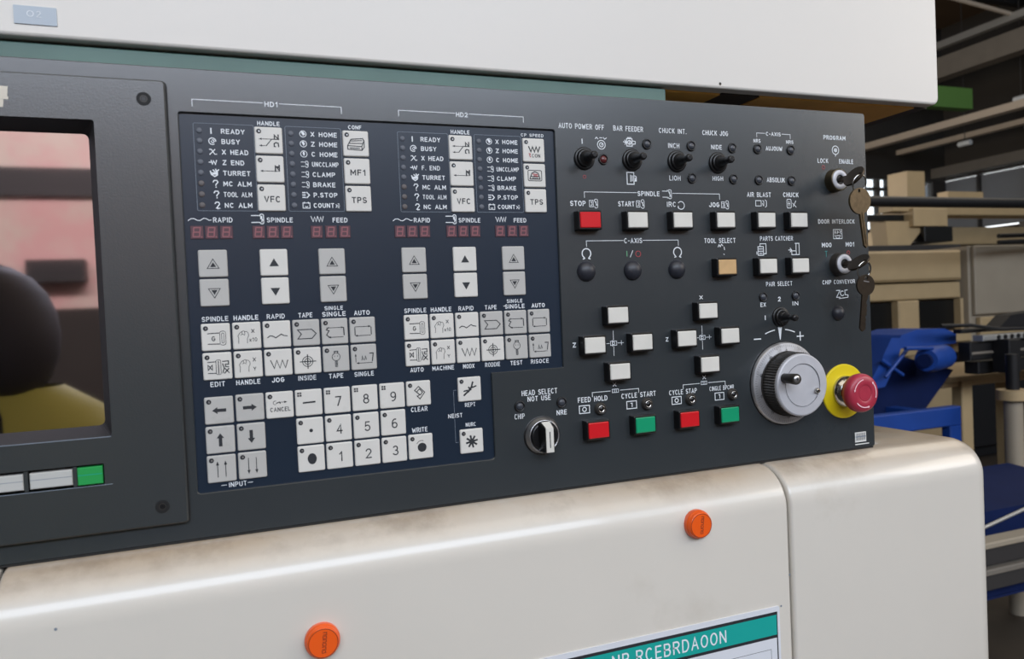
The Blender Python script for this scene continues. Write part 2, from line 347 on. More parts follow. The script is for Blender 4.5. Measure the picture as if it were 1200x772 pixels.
sbox('column', 15.2, 15.45, 9.5, 9.75, 0, 7.3, M_beam, None, label='grey steel column standing against the side wall panes', cat='column')
q = MB().m(M_dark); q.tube([(3.3, 3, 1.99), (9.0, 3, 1.99)], .035, 10)
put('overhead_pipe', q, None, base=(5, 3, 1.99), label='long black horizontal pipe in front of the bright far windows', cat='pipe')

# ------------------------------------------------------------------ machines in the background
def machine(name, loc, label, cat, parts, group=None):
    t = empty(name, loc, label, cat, group)
    for p in parts:
        nm, x0, x1, y0, y1, z0, z1, m_ = p[:8]; b = p[8] if len(p) > 8 else .01
        q = MB().m(m_); q.box(x0, x1, y0, y1, z0, z1, b); put(nm, q, t, base=((x0+x1)/2, (y0+y1)/2, z0))
    return t
machine('machining_center', (5.1, 4.2, 0), 'beige machine with two dark windows left of the grey beige cabinet', 'machine', [
    ('upper_panel', 3.6, 5.62, 3.78, 4.36, 1.49, 1.735, M_beige, .02), ('lower_panel', 3.6, 5.62, 3.8, 4.36, 1.345, 1.475, M_beige, .01),
    ('cabinet_body', 3.6, 5.62, 3.9, 4.36, .2, 1.34, M_beige), ('front_post', 4.92, 5.14, 3.78, 3.9, .9, 1.34, M_beige), ('front_post', 5.6, 5.63, 3.78, 3.9, .9, 1.34, M_beige),
    ('dark_window', 4.2, 4.92, 3.85, 3.9, 1.08, 1.33, M_glassd, 0), ('dark_window', 5.14, 5.6, 3.85, 3.9, 1.09, 1.33, M_glassd, 0),
    ('sill', 3.6, 5.63, 3.72, 3.9, .99, 1.08, M_beige), ('plinth', 3.8, 5.5, 3.95, 4.3, 0, .2, M_dark)])
machine('control_cabinet', (6.1, 4.2, 0), 'large grey beige cabinet at the right edge behind the dark arms', 'cabinet', [
    ('door', 5.66, 6.5, 3.7, 3.74, 1.2, 1.76, M_beige2, .008), ('door', 6.51, 7.4, 3.7, 3.74, 1.2, 1.76, M_beige2, .008),
    ('cabinet_body', 5.64, 7.42, 3.74, 4.26, .95, 1.76, M_beige2), ('lower_bay', 5.66, 7.4, 3.78, 4.26, .1, .95, M_dark), ('lower_panel', 5.7, 7.4, 3.69, 3.74, .95, 1.18, M_beige), ('plinth', 5.7, 7.3, 3.85, 4.2, 0, .1, M_dark)])
# feeder housing with a tapered front
t = empty('bar_feeder', (6, 4.6, 0), 'beige tapered feeder housing behind the hanging keys', 'machine')
q = MB().m(M_beige); q.loft([([(5.56, 1.83), (5.82, 1.83), (6.06, 2.05), (5.54, 2.05)], 4.45), ([(5.56, 1.83), (5.82, 1.83), (6.06, 2.05), (5.54, 2.05)], 4.62)])
put('tapered_housing', q, t, base=(5.7, 4.8, 1.83))
for nm, a, m_ in (('spindle_box', (5.82, 6.24, 4.4, 4.9, 2.0, 2.16), M_beige), ('dark_slot', (5.3, 5.82, 4.5, 4.6, 2.06, 2.115), M_glassd), ('dark_chute', (5.95, 6.3, 4.4, 4.9, 1.86, 2.0), M_glassd), ('base_plate', (5.1, 6.4, 4.4, 5.3, 1.76, 1.83), M_beamd), ('cover_strip', (5.62, 6.3, 4.45, 4.6, 2.14, 2.2), M_beige), ('stand', (5.3, 6.3, 4.6, 5.2, 0, 1.76), M_beige2)):
    q = MB().m(m_); q.box(*a, .004); put(nm, q, t, base=((a[0]+a[1])/2, a[2], a[4]))
for nm, a, lb in (('storage_box', (7.58, 7.86, 6, 6.28, 2.42, 2.84), 'tall beige box next to the small bright windows'), ('storage_box', (8.3, 8.9, 6.05, 6.2, 2.42, 2.62), 'wide beige box between the two groups of bright windows')):
    sbox(nm, *a, M_beige, None, label=lb, cat='box')
machine('shelf_rack', (8, 6.3, 0), 'long beige shelf beam behind the black overhead pipe', 'shelf', [('shelf', 7.56, 10.5, 6, 6.3, 2.32, 2.42, M_beige), ('shelf', 7.8, 12, 6.2, 7, 1.98, 2.2, M_beige), ('back_panel', 7.6, 12, 6.5, 6.6, 1.5, 1.95, M_beige2), ('upright', 7.7, 7.8, 6.1, 6.3, 0, 2.32, M_beamd), ('upright', 10.3, 10.45, 6.1, 6.6, 0, 2.32, M_beamd)])
for z in (1.83, 1.78):
    q = MB().m(M_dark); q.tube([(5.6, 3.45, z-.02), (9, 3.62, z+.06)], .018, 8)
    put('pipe', q, None, base=(7, 3.8, z), label='thin black sloping pipe, %s one above the grey beige cabinet' % ('upper' if z > 1.8 else 'lower'), cat='pipe', group='sloping pipes above the cabinet')
# blue chip conveyor
t = empty('chip_conveyor', (3, 2.1, 0), 'bright blue chip conveyor with a round motor beyond the panel edge', 'conveyor')
q = MB().m(M_blue); q.tube([(3.02, 1.93, 1.085), (3.06, 1.95, 1.085), (3.24, 2.02, 1.085)], .062, 20, rr=[.05, .062, .058]); put('motor', q, t, base=(3.1, 2.0, 1.08))
q = MB().m(M_blued); q.tube([(2.995, 1.92, 1.085), (3.02, 1.93, 1.085)], .032, 16); put('motor_cap', q, t, base=(3.0, 1.92, 1.08))
ho = [(2.96, 1.135), (3.38, 1.14), (3.38, 1.19), (3.30, 1.218), (3.12, 1.222), (3.02, 1.20)]
q = MB().m(M_blue); q.loft([(ho, 2.06), (ho, 2.3)]); put('hood', q, t, base=(3.1, 2.1, 1.13))
ar = [(2.72, .96), (2.84, .97), (2.93, 1.10), (2.96, 1.19), (2.89, 1.195), (2.80, 1.06)]
q = MB().m(M_blue); q.loft([(ar, 2.0), (ar, 2.12)]); put('inclined_arm', q, t, base=(2.8, 2.0, .96))
hp = [(2.55, .84), (3.2, .78), (3.44, 1.0), (2.9, 1.14), (2.7, 1.02)]
q = MB().m(M_blued); q.loft([(hp, 2.13), (hp, 2.6)]); put('hopper', q, t, base=(3, 2.2, .8))
for nm, a in (('rail', (2.2, 3.05, 1.78, 1.83, .80, .885)), ('leg', (2.98, 3.05, 1.781, 1.829, 0, .80)), ('leg', (2.25, 2.32, 1.781, 1.829, 0, .80)), ('leg', (2.98, 3.05, 2.5, 2.58, 0, .80)), ('leg', (2.25, 2.33, 2.5, 2.58, 0, .8)), ('crossbar', (2.98, 3.05, 1.83, 2.5, .80, .85)), ('rail', (2.2, 3.05, 2.52, 2.56, .80, .85)), ('crossbar', (2.25, 2.32, 1.83, 2.52, .80, .85))):
    q = MB().m(M_blue); q.box(*a, .005); put(nm, q, t, base=((a[0]+a[1])/2, a[2], a[4]))
for a in ((2.80, 1.98, 1.10, 2.93, 1.98, 1.02), (2.80, 1.96, 1.02, 2.94, 1.96, 1.14), (2.86, 1.9, 1.15, 3.05, 1.92, 1.14)):
    q = MB().m(M_blue); q.tube([a[:3], a[3:]], .009, 8); put('brace', q, t, base=a[:3])
q = MB().m(M_keydark); q.tube([(2.7, 2.0, .74), (2.75, 2.0, .80), (2.86, 2.0, .80), (2.92, 2.0, .74)], .03, 12, rr=[.01, .035, .035, .01]); put('chip_heap', q, t, base=(2.8, 2.0, .74))
# dark loader arm to the right
t = empty('loader_arm', (3.9, 1.9, 0), 'black loader arm with pale slide rails at the right edge', 'machine')
for nm, a, m_ in (('slide_rail', (3.36, 4.6, 1.9, 1.96, 1.155, 1.183), M_pale), ('beam', (3.31, 4.6, 1.93, 2.0, 1.065, 1.15), M_dark), ('cover', (3.28, 4.6, 1.95, 2.0, 1.195, 1.215), M_dark), ('lower_beam', (3.4, 4.6, 1.96, 2.04, .99, 1.05), M_dark), ('gear_box', (3.45, 3.53, 1.84, 1.93, 1.0, 1.16), M_dark), ('slot_bar', (3.31, 4.6, 1.92, 1.93, 1.09, 1.105), M_beam), ('stand', (4.2, 4.4, 1.95, 2.04, 0, 1.0), M_dark)):
    q = MB().m(m_); q.box(*a, .005); put(nm, q, t, base=((a[0]+a[1])/2, a[2], a[4]))
q = MB().m(M_dark); q.loft([([(3.52, 1.2), (3.9, 1.2), (3.9, 1.29), (3.62, 1.27)], 1.95), ([(3.52, 1.2), (3.9, 1.2), (3.9, 1.29), (3.62, 1.27)], 2.03)]); put('slide_guard', q, t, base=(3.7, 1.95, 1.2))
q = MB().m(M_dark); q.tube([(3.12, 1.93, 1.24), (3.3, 1.92, 1.235), (3.5, 1.92, 1.205), (3.9, 1.93, 1.195)], .009, 8); put('hose', q, t, base=(3.4, 1.92, 1.2))
for k in range(7):
    q = MB().m(M_dark); q.tube([(3.46+k*.045, 1.895, 1.17), (3.46+k*.045, 1.9, 1.17)], .011, 8); put('bolt', q, t, base=(3.46+k*.045, 1.895, 1.17))
# beige table
t = empty('work_table', (3.8, 2.4, 0), 'beige steel work table with square legs behind the blue conveyor leg', 'table')
for nm, a in (('table_top', (3.5, 4.6, 2.2, 2.75, .925, .955)), ('leg', (3.61, 3.69, 2.22, 2.28, 0, .925)), ('leg', (3.72, 3.77, 2.62, 2.68, 0, .925)), ('leg', (4.5, 4.58, 2.22, 2.3, 0, .925)), ('leg', (4.5, 4.58, 2.62, 2.7, 0, .925)), ('top_rail', (3.5, 4.6, 2.24, 2.27, .89, .924))):
    q = MB().m(M_beige); q.box(*a, .005); put(nm, q, t, base=((a[0]+a[1])/2, a[2], a[4]))
t = empty('post', (3.0, 1.5, 0), 'round brown post with a wide beige collar at the right edge', 'post')
q = MB().m(M_beige2); q.tube([(3.13, 1.6, 0), (3.13, 1.6, .925)], .036, 20); put('shaft', q, t, base=(3, 1.55, 0))
q = MB().m(M_beige); q.tube([(3.13, 1.6, .925), (3.13, 1.6, .968)], .062, 22); put('collar', q, t, base=(3, 1.55, .92))
q = MB().m(M_dark); q.tube([(3.13, 1.6, .968), (3.13, 1.6, 1.12)], .026, 14); put('spindle', q, t, base=(3, 1.55, .985))
# chip tray, steel frame and clutter beyond the cover corner
t = empty('chip_tray', (2.5, 1.25, .5), 'deep blue chip tray lying between steel beams at the right edge', 'tray')
q = MB().m(M_blued); q.loft([([(2.2, .56), (2.9, .56), (2.95, .665), (2.15, .665)], 1.12), ([(2.2, .56), (2.9, .56), (2.95, .69), (2.15, .69)], 1.5)]); put('basin', q, t, base=(2.5, 1.25, .56))
q = MB().m(M_pale); q.tube([(2.1, 1.1, .59), (2.9, 1.1, .735)], .006, 8); put('rod', q, t, base=(2.5, 1.1, .66))
machine('steel_frame', (2.3, 1.0, 0), 'worn brown steel frame beams crossing below the blue tray', 'frame', [
    ('top_rail', 1.6, 3.3, 1.02, 1.08, .585, .605, M_beige2, .004), ('top_web', 1.6, 3.3, 1.03, 1.07, .53, .585, M_beamd, .002), ('lower_rail', 1.6, 3.3, 1.02, 1.08, .5, .52, M_beam, .004), ('lower_web', 1.6, 3.3, 1.03, 1.07, .45, .5, M_beamd, .002), ('leg', 1.7, 1.78, 1.0, 1.06, 0, .45, M_beamd), ('leg', 3.1, 3.18, 1.0, 1.06, 0, .45, M_beamd), ('blue_guard', 2.1, 3.1, 1.1, 1.11, .38, .45, M_blued)])
t = empty('stacked_racks', (2.85, 1.8, 0), 'stack of dark and grey flat rails behind the corner of the beige cover', 'rack')
for k in range(5):
    z = .50+k*.045; q = MB().m(M_pale if k % 3 == 1 else M_beam); q.box(2.62, 3.03-.01*(k % 2), 1.72+.01*(k % 3), 1.76, z, z+.02, .003); put('flat_rail', q, t, base=(2.8, 1.72, z))
for x in (2.64, 3.0):
    q = MB().m(M_dark); q.box(x, x+.03, 1.72, 1.745, 0, .5, .003); put('upright', q, t, base=(x, 1.77, 0))
machine('parts_bin', (3.3, 2.8, 0), 'dark steel bin of scrap under the work table', 'bin', [('bin_body', 3.2, 3.6, 2.7, 3.1, .02, .6, M_dark), ('rim', 3.18, 3.62, 2.68, 3.12, .6, .63, M_beige2), ('lid', 3.3, 3.5, 2.8, 3.0, .63, .66, M_beige2)])
machine('floor_platform', (2.1, .8, 0), 'brown wooden slat standing platform on the floor right of the cover', 'platform',
        [('slat', 1.3+k*.13, 1.4+k*.13, .1, 1.0, .05, .07, M_beige2, .004) for k in range(12)]+[('bearer', 1.3, 2.85, y, y+.06, 0, .05, M_beamd, .002) for y in (.15, .5, .85)])

# ================================================================== THE LATHE: body, hood, covers
t = empty('cnc_lathe', (0, .6, 0), 'green painted lathe body behind the control panel, under the white hood', 'machine')
q = MB().m(M_gframe); q.box(-1.0, .434, .0235, .036, 1.603, 1.6212, .001); q.box(-1.0, .434, .036, .2, 1.235, 1.6212, .002); put('green_frame', q, t, base=(-.3, .036, 1.2))
q = MB().m(M_undd); q.box(-1.0, .74, .26, 1.2, 0, 1.62, .01); put('rear_body', q, t, base=(0, .3, 0))
t = empty('machine_hood', (0, .3, 1.6235), 'large white sheet metal hood overhanging the top of the control panel', 'hood')
hb = o_inset([(-1.1, 1.6235), (.811, 1.6235), (.811, 2.35), (-1.1, 2.35)], 0)
def ro(x0, x1, z0, z1, r, d): return rrect(x0+d, x1-d, z0+d, z1-d, max(r-d, .0005), 5)
q = MB().m(M_hood)
q.loft([(ro(-1.1, .811, 1.6235, 2.35, .009, .003*(1-math.sin(a))), .017+.003*(1-math.cos(a))) for a in (0, .4, .8, 1.2, PI/2)]+[(ro(-1.1, .811, 1.6235, 2.35, .009, 0), .6)], smooth=True)
put('hood_shell', q, t, base=(0, .3, 1.6235))
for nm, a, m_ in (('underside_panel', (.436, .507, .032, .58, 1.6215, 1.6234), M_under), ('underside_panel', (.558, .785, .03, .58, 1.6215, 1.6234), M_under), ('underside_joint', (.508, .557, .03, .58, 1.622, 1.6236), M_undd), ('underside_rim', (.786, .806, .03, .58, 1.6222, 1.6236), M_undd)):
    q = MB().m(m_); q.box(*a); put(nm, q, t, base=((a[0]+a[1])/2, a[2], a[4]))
q = MB().m(M_undd); q.poly([(x, z) for x, z in circ(.4967, 1.6285, .0016, 10)], .0168); put('paint_chip', q, t, base=(.4967, .0168, 1.6285))
# number plate on the hood
t = empty('number_plate', (-.1245, .016, 1.632), 'small blue grey plate marked 02 at the upper left of the hood', 'plate')
q = MB().m(M_plate02); q.loft([(rrect(-.1382, -.1098, 1.6325, 1.6462, .0004, 2), .0162), (rrect(-.1382, -.1098, 1.6325, 1.6462, .0004, 2), .0175)]); put('plate_body', q, t, base=(-.1245, .0162, 1.6325))
q = MB().m(M_white); q.line(circ(-127.3, 1640.4, 2.1, 16), .5, .0160, True, .001); q.line([(-123.2, 1641.6), (-122.4, 1642.4), (-121, 1642.3), (-120.5, 1641.2), (-123.2, 1638.2), (-120.4, 1638.2)], .5, .0160, False, .001)
put('digits', q, t, base=(-.1245, .016, 1.64))

YF, ZT, RC = -.0392, 1.2284, .039
def cover_profile(d):      # (y, z) from the back of the top to the bottom of the front, moved inwards by d
    p = [(.25, ZT-d)]
    for i in range(13):
        a = PI/2*i/12; p.append((YF+RC-(RC-d)*math.sin(a), ZT-RC+(RC-d)*math.cos(a)))
    p += [(YF+d, 1.0), (YF+d, .45+d), (.25, .45+d)]; return p
def cover(name, x0, x1, rl, rr_, label):
    t = empty(name, ((x0+x1)/2, 0, .45), label, 'cover')
    st = [(x0+rl*(1-math.sin(a)), rl*(1-math.cos(a))) for a in [PI/2*(1-k/5) for k in range(5, -1, -1)]]
    st = [(x0+rl*(1-math.cos(a)), rl*(1-math.sin(a))) for a in [PI/2*k/5 for k in range(6)]]
    st += [(x1-rr_*(1-math.cos(a)), rr_*(1-math.sin(a))) for a in [PI/2*(1-k/6) for k in range(7)]]
    q = MB().m(M_cover); P = [cover_profile(d) for x, d in st]; n = len(P[0]); vs = [(st[k][0], y, z) for k in range(len(st)) for y, z in P[k]]; fs = []
    for k in range(len(st)-1):
        for i in range(n): j = (i+1) % n; fs.append((k*n+i, k*n+j, k*n+n+j, k*n+n+i))
    q.add(vs, fs, True); q.add(vs[:n], [tuple(range(n-1, -1, -1))]); q.add(vs[-n:], [tuple(range(n))])
    o = put('cover_shell', q, t, base=((x0+x1)/2, 0, .45)); return t
cm = cover('machine_cover', -.1610, .5185, .003, .005, 'beige machine cover in the middle with two orange lamps and dirty top')
cr = cover('machine_cover', .5210, .8110, .004, .026, 'beige machine cover at the right with a large rounded corner')
cl = cover('machine_cover', -.80, -.1635, .005, .003, 'sliver of beige machine cover at the far left edge')
for x in (.5197, -.1623):
    q = MB().m(M_gasket_shade); q.box(x-.0013, x+.0013, YF+.007, .2, .46, 1.19); q.box(x-.0013, x+.0013, .004, .2, 1.19, 1.2245); put('seam_gasket', q, cm if x > 0 else cl, base=(x, .1, .46))
q = MB().m(M_undd)
for x, z, r in ((.3935, 1.2165, .0016),): pass
def orange(x, z, label):
    t = empty('indicator_lamp', (x, YF, z), label, 'lamp', None)
    q = MB().m(M_orange); q.rev([(.0112, -.0085), (.0124, -.0076), (.0128, -.0062), (.0128, -.0052), (.0134, -.005), (.0137, -.003), (.0137, .001)], seg=40)
    put('lens', q, t, (x, YF, z))
    q = MB().m(M_oran2); q.line(circ(0, 0, .0112, 32), .0006, -.00862, True)
    for k in range(6):
        zz = -.0075+k*.0028; q.line([(-.0012+k*.0003, zz), (.0014+k*.0003, zz), (.0014+k*.0003, zz+.0018), (-.0012+k*.0003, zz+.0018)], .0006, -.00862, k % 2 == 0)
    put('embossed_marks', q, t, (x, YF, z)); return t
orange(.0575, 1.1475, 'round orange lamp low on the middle beige cover, left one')
orange(.4085, 1.1895, 'round orange lamp near the top edge of the beige cover, right one')
# sign on the cover
t = empty('information_sign', (.3, YF, .8), 'white sign with a teal header band on the middle beige cover', 'sign')
q = MB().m(M_sign_w); q.loft([(rrect(.095, .5015, .80, 1.0935, .002, 3), YF-.0012), (rrect(.095, .5015, .80, 1.0935, .002, 3), YF+.0005)]); put('plate_body', q, t, base=(.3, YF, .8))
q = MB().m(M_ink); q.poly([(.10, 1.0885), (.4985, 1.0885), (.4985, .805), (.10, .805)], YF-.0013); put('black_border', q, t, base=(.3, YF-.0013, .8))
q = MB().m(M_sign_t); q.poly([(.102, 1.0855), (.4973, 1.0855), (.4973, 1.0655), (.102, 1.0655)], YF-.0014); put('teal_band', q, t, base=(.3, YF-.0014, 1.0655))
q = MB().m(M_sign_w); q.poly([(.102, 1.0625), (.4970, 1.0625), (.4970, .807), (.102, .807)], YF-.0014); put('white_field', q, t, base=(.3, YF-.0014, .807))
q = MB().m(M_ink); q.line([(.11, 1.052), (.4895, 1.052), (.4895, .815), (.11, .815)], .0004, YF-.0015, True); put('thin_frame', q, t, base=(.3, YF-.0015, .815))
q = MB().m(M_white); q.text("NB.RCEBRDAOON", .3745, 1.0757, .125, .0125, YF-.0015, 1., .0015); put('lettering', q, t, base=(.37, YF-.0015, 1.075))

# ================================================================== CONTROL PANEL
CP = empty('control_console', (.09, 0, 1.2295), 'dark grey lathe control panel full of keys, switches and buttons', 'control panel')
KO = []   # L-shaped opening of the keypad
def lround(pts, rs, seg=4):
    out = []; n = len(pts)
    for i in range(n):
        a, b, c = Vector(pts[i-1]), Vector(pts[i]), Vector(pts[(i+1) % n]); r = rs[i]
        u = (a-b).normalized()*r; v = (c-b).normalized()*r
        for k in range(seg+1):
            t_ = k/seg; p = (b+u)*(1-t_)**2+b*2*t_*(1-t_)+(b+v)*t_*t_; out.append((p.x, p.y))
    return out
KO = lround([(-.0285, 1.2655), (.2225, 1.2655), (.2225, 1.3445), (.2945, 1.3445), (.2955, 1.5675), (-.0275, 1.5675)], [.003, .004, .001, .001, .002, .002])
outer = rrect(-.50, .6758, 1.2297, 1.6022, .003, 4)
q = MB().m(M_panel)
ins = o_inset(outer, .0008); kin = o_inset(KO, -.0007)
mhole = rrect(-.45, -.05, 1.26, 1.58, .004, 3)
q.plate(ins, [kin[::-1], mhole[::-1]], 0, .03)
q.loft([(ins, 0), (outer, .0008), (outer, .03)], False, False)
q.loft([(kin, 0), (KO, .0007), (KO, .006)], False, False); 
n0 = len(q.f); put('housing', q, CP, base=(.09, 0, 1.2297))
q = MB().m(M_gasket_shade); q.box(-.499, .672, -.0007, .03, 1.2285, 1.2302); put('base_gap_shade', q, CP, base=(.09, 0, 1.2284))  # dark strip painted in for the shaded gap below the panel
q = MB().m(M_navy); q.plate(o_inset(KO, -.002), [], .0022, .006); put('keypad_plate', q, CP, base=(.1, .0022, 1.27))
YM = .0021; YP = -.00012; mm = .001

def L(parent, name, x, z, q, y, label=None):
    return put(name, q, parent, (x*mm, y, 1+z*mm), label=label)

# keypad keys -------------------------------------------------------------
def key_mesh(m_):
    h = .0109; q = MB().m(m_)
    q.loft([(rrect(-h+.0009, h-.0009, -h+.0009, h-.0009, .0007, 3), -.0016), (rrect(-h+.0003, h-.0003, -h+.0003, h-.0003, .0011, 3), -.0013), (rrect(-h, h, -h, h, .0013, 3), -.0006), (rrect(-h, h, -h, h, .0013, 3), .0002)], True, False)
    return q.mesh('keypad_key')
KW, KG = key_mesh(M_key), key_mesh(M_keyg)
q = MB().m(M_ink); q.rev([(.0017, -.00035), (.0019, -.0002), (.0019, 0)], seg=16); q.m(M_steel).rev([(.0006, -.0005), (.0008, -.0003)], .0002, -.0001, seg=8); LEDM = q.mesh('key_light')  # small steel dot put in as the glint on each light
q = MB().m(M_ink); q.box(-.0017, .0017, -.0003, 0, -.0017, .0017, .0002); q.m(M_key).box(-.0002, .0002, -.0004, -.0003, -.0017, .0017); q.box(-.0017, .0017, -.0004, -.0003, -.0002, .0002); LEDQ = q.mesh('key_light')
YK = YM-.0016-.0001

def arrow(q, x0, z0, x1, z1, wd=.45, hd=1.6, y=0.):
    q.line([(x0, z0), (x1, z1)], wd, y, False, mm); dx, dz = x1-x0, z1-z0; l = math.hypot(dx, dz); dx /= l; dz /= l
    q.poly([(x1+dx*hd*.5, z1+dz*hd*.5), (x1-dx*hd-dz*hd*.55, z1-dz*hd+dx*hd*.55), (x1-dx*hd+dz*hd*.55, z1-dz*hd-dx*hd*.55)], y, mm)
def fat(q, d):
    p = [(-5.2, 0), (-1.2, 2.8), (-1.2, 1.3), (5.4, 1.3), (5.4, -1.3), (-1.2, -1.3), (-1.2, -2.8)]
    r = {'l': lambda a, b: (a, b), 'r': lambda a, b: (-a, b), 'u': lambda a, b: (b, -a), 'd': lambda a, b: (b, a)}[d]
    pp = [r(*k) for k in p]
    # split the arrow in head and shaft so that the face stays convex
    q.poly([pp[0], pp[1], pp[6]], 0, mm); q.poly([pp[2], pp[3], pp[4], pp[5]], 0, mm)
def hand(q, two):
    q.line([(-6.5, -6), (-6.2, -2), (-6.8, 0), (-5, 2.6), (-3.8, 3.4), (-3.4, 1.5)], .4, 0, False, mm); q.line([(-3.8, 3.4), (-2.4, 4), (-1.4, 3.4), (.2, 3.2), (1.2, 2), (1.4, 0), (.4, -2), (.2, -6)], .4, 0, False, mm)
    q.line([(-1.6, 3.4), (-1.5, 1.4)], .4, 0, False, mm); q.line([(-4.6, .6), (-3, 1.4), (-1.6, .4)], .35, 0, False, mm)
    q.text('X', 4.8, 3.6, 2.6, 3.2, 0, mm)
    if two: q.text('x10', 4.8, -3.4, 6, 3.2, 0, mm)
    else: q.text('Y', 4.8, -3.8, 2.4, 3.0, 0, mm)
def legend(k):
    q = MB().m(M_ink); ln = lambda p, w_=.45, c=False: q.line(p, w_*1.55, 0, c, mm)
    if k.startswith('T:'):
        s_ = k[2:]
        if len(s_) == 1: q.text(s_, .8, -.8, 5.2 if s_ != '1' else 2.8, 8.4, 0, mm, 1.2)
        else: q.text(s_, .6, -1.2, 12.8, 5.2, 0, mm, .95)
    elif k == 'handle':
        arrow(q, 4, 1, -7, 1); arrow(q, -2, -4.4, -7, -4.4); ln([(-2, -4.4), (2.4, 1), (8, 1)]); ln([(4.6, 1), (4.6, 4.4), (7.6, 1.2), (7.6, 4.6)], .7); ln([(4.2, -5), (4.2, -2.6), (5.6, -1.6), (7.4, -2.2), (7.6, -5)], .6); ln([(4.2, -5), (5.2, -5)], .5)
    elif k == 'feed':
        arrow(q, 7.6, -1.6, -7, -1.6); ln([(4.2, -1.6), (4.2, 2.6), (7.2, -1), (7.2, 3)], .8); ln([(5, 1.8), (7, 1.6)], .9)
    elif k == 'conf':
        ln([(-7, -2), (-4, 3.4), (6, 4.4), (7, 2), (7, -3), (5, -5.6), (-7, -5)], .5, True); ln([(-7, -2), (5, -2.4), (7, 3)], .45); ln([(5, -2.4), (5, -5.6)]); ln([(-4.2, 2), (5, 2.6)]); ln([(-5.6, 0), (5.6, .2)]); ln([(-5, -3.8), (3, -4)], .5)
    elif k == 'wcon':
        ln([(-5, 3), (-3, -1.6), (-1.2, 3), (.6, -1.6), (2.4, 3), (4.2, -1.6), (6, 3)], .8); q.text('CON', 2, -5.2, 8.4, 3.4, 0, mm); q.m(M_red); ln([(-5, -3.4), (-3.6, -3.8), (-4.4, -5), (-3.6, -6.4)], .5)
    elif k == 'pic':
        q.line(rrect(-6.8, 6.8, -5, 4.6, 1.2, 3), .7, 0, True, mm); ln([(-5, -3), (-3, 2), (0, 3.4), (3.4, 2), (5, -3)], .6); ln([(-5, -3.4), (5, -3.4)], .6); ln([(-4, -1), (4, -1)], .5); q.m(M_red); ln([(-2, 1.2), (2.4, .8)], .6); ln([(-1, -.2), (3, -.6)], .5); q.m(M_ink); ln([(-2.6, -2.2), (3, -2.2)], .4)
    elif k in ('up2', 'dn2', 'up', 'dn'):
        s_ = 1 if 'up' in k else -1; T = lambda a, o: [(-a, (-a*.72+o)*s_), (a, (-a*.72+o)*s_), (0, (a*.98+o)*s_)]
        if '2' in k: q.line([(x, z-.4) for x, z in T(4.4, -.4)], .55, 0, True, mm); q.poly([(x, z-.4) for x, z in T(2.3, -.8)], 0, mm)
        else: q.poly([(x, z-.4) for x, z in T(3.8, 0)], 0, mm)
    elif k == 'spin':
        ln([(-6, 3), (2.5, 3.2)]); ln([(-6, -5.4), (2.5, -5.6)]); q.line(rrect(3, 7.4, -6.6, 4.6, 1.6, 3), .4, 0, True, mm); q.line(rrect(4.4, 6, -5, 3, .7, 3), .4, 0, True, mm); q.text('G', -1.8, -1.2, 3, 4, 0, mm)
    elif k == 'edit':
        ln([(-7, 3.4), (-1, 3.6)]); ln([(-7, -5.4), (-1, -5.6)]); q.line(rrect(-1, 2.6, -6.8, 5, 1.2, 3), .45, 0, True, mm); ln([(.8, 4), (.8, -6)]); ln([(-7, 1), (-7, -3), (-5.4, -1), (-3.8, -3), (-3.8, 1), (-5.4, -.6)], .5, True)
        ln([(4, 3.6), (8.4, 3.8), (8.4, 1), (6, 1.2), (6, -.6), (8.4, -1)], .5); ln([(4, 1.6), (5, -1.8), (3.8, -5.6)], .5); ln([(5.4, -2), (8.6, -5.8)], .5); ln([(5.2, -5.8), (8.4, -2.4)], .6)
    elif k == 'hand10': hand(q, True)
    elif k == 'hand': hand(q, False)
    elif k == 'wave': ln([(-7.4, -2.6), (-5.4, -1.2), (-3.2, -1.6), (-1, -3), (1.2, -1.6), (3.4, -.2), (5.4, -1.4), (8, -1.8)], .5)
    elif k == 'zig': ln([(-6, 1.8), (-3.4, -4.8), (-1.2, 1.8), (1, -4.8), (3.2, 1.8), (5.4, -4.8), (7.4, 1.4)], .5)
    elif k == 'tape': ln([(-7, 2.6), (4.4, 2.6), (8, -1), (4.4, -5), (-7, -5), (-4, -1)], .5, True)
    elif k == 'single': ln([(-5, 3.4), (-7, 1.4), (-4.8, .6), (-7, -3), (-4.6, -4.8)], .5); ln([(7.4, 2.6), (7.6, -3.4)], .6); arrow(q, -6.8, 3, 6.8, 3, .5); arrow(q, 6.8, -5, -5, -5, .5)
    elif k == 'auto': ln([(-6.6, 2), (-6.6, -4)], .5); ln([(7.2, 2), (7.2, -4)], .5); arrow(q, -6.4, 2.8, 6.4, 2.8, .5); arrow(q, 6.4, -4.8, -6, -4.8, .5)
    elif k == 'target':
        for r in (4.2, 2.4): q.line(circ(0, -.8, r, 20), .6, 0, True, mm)
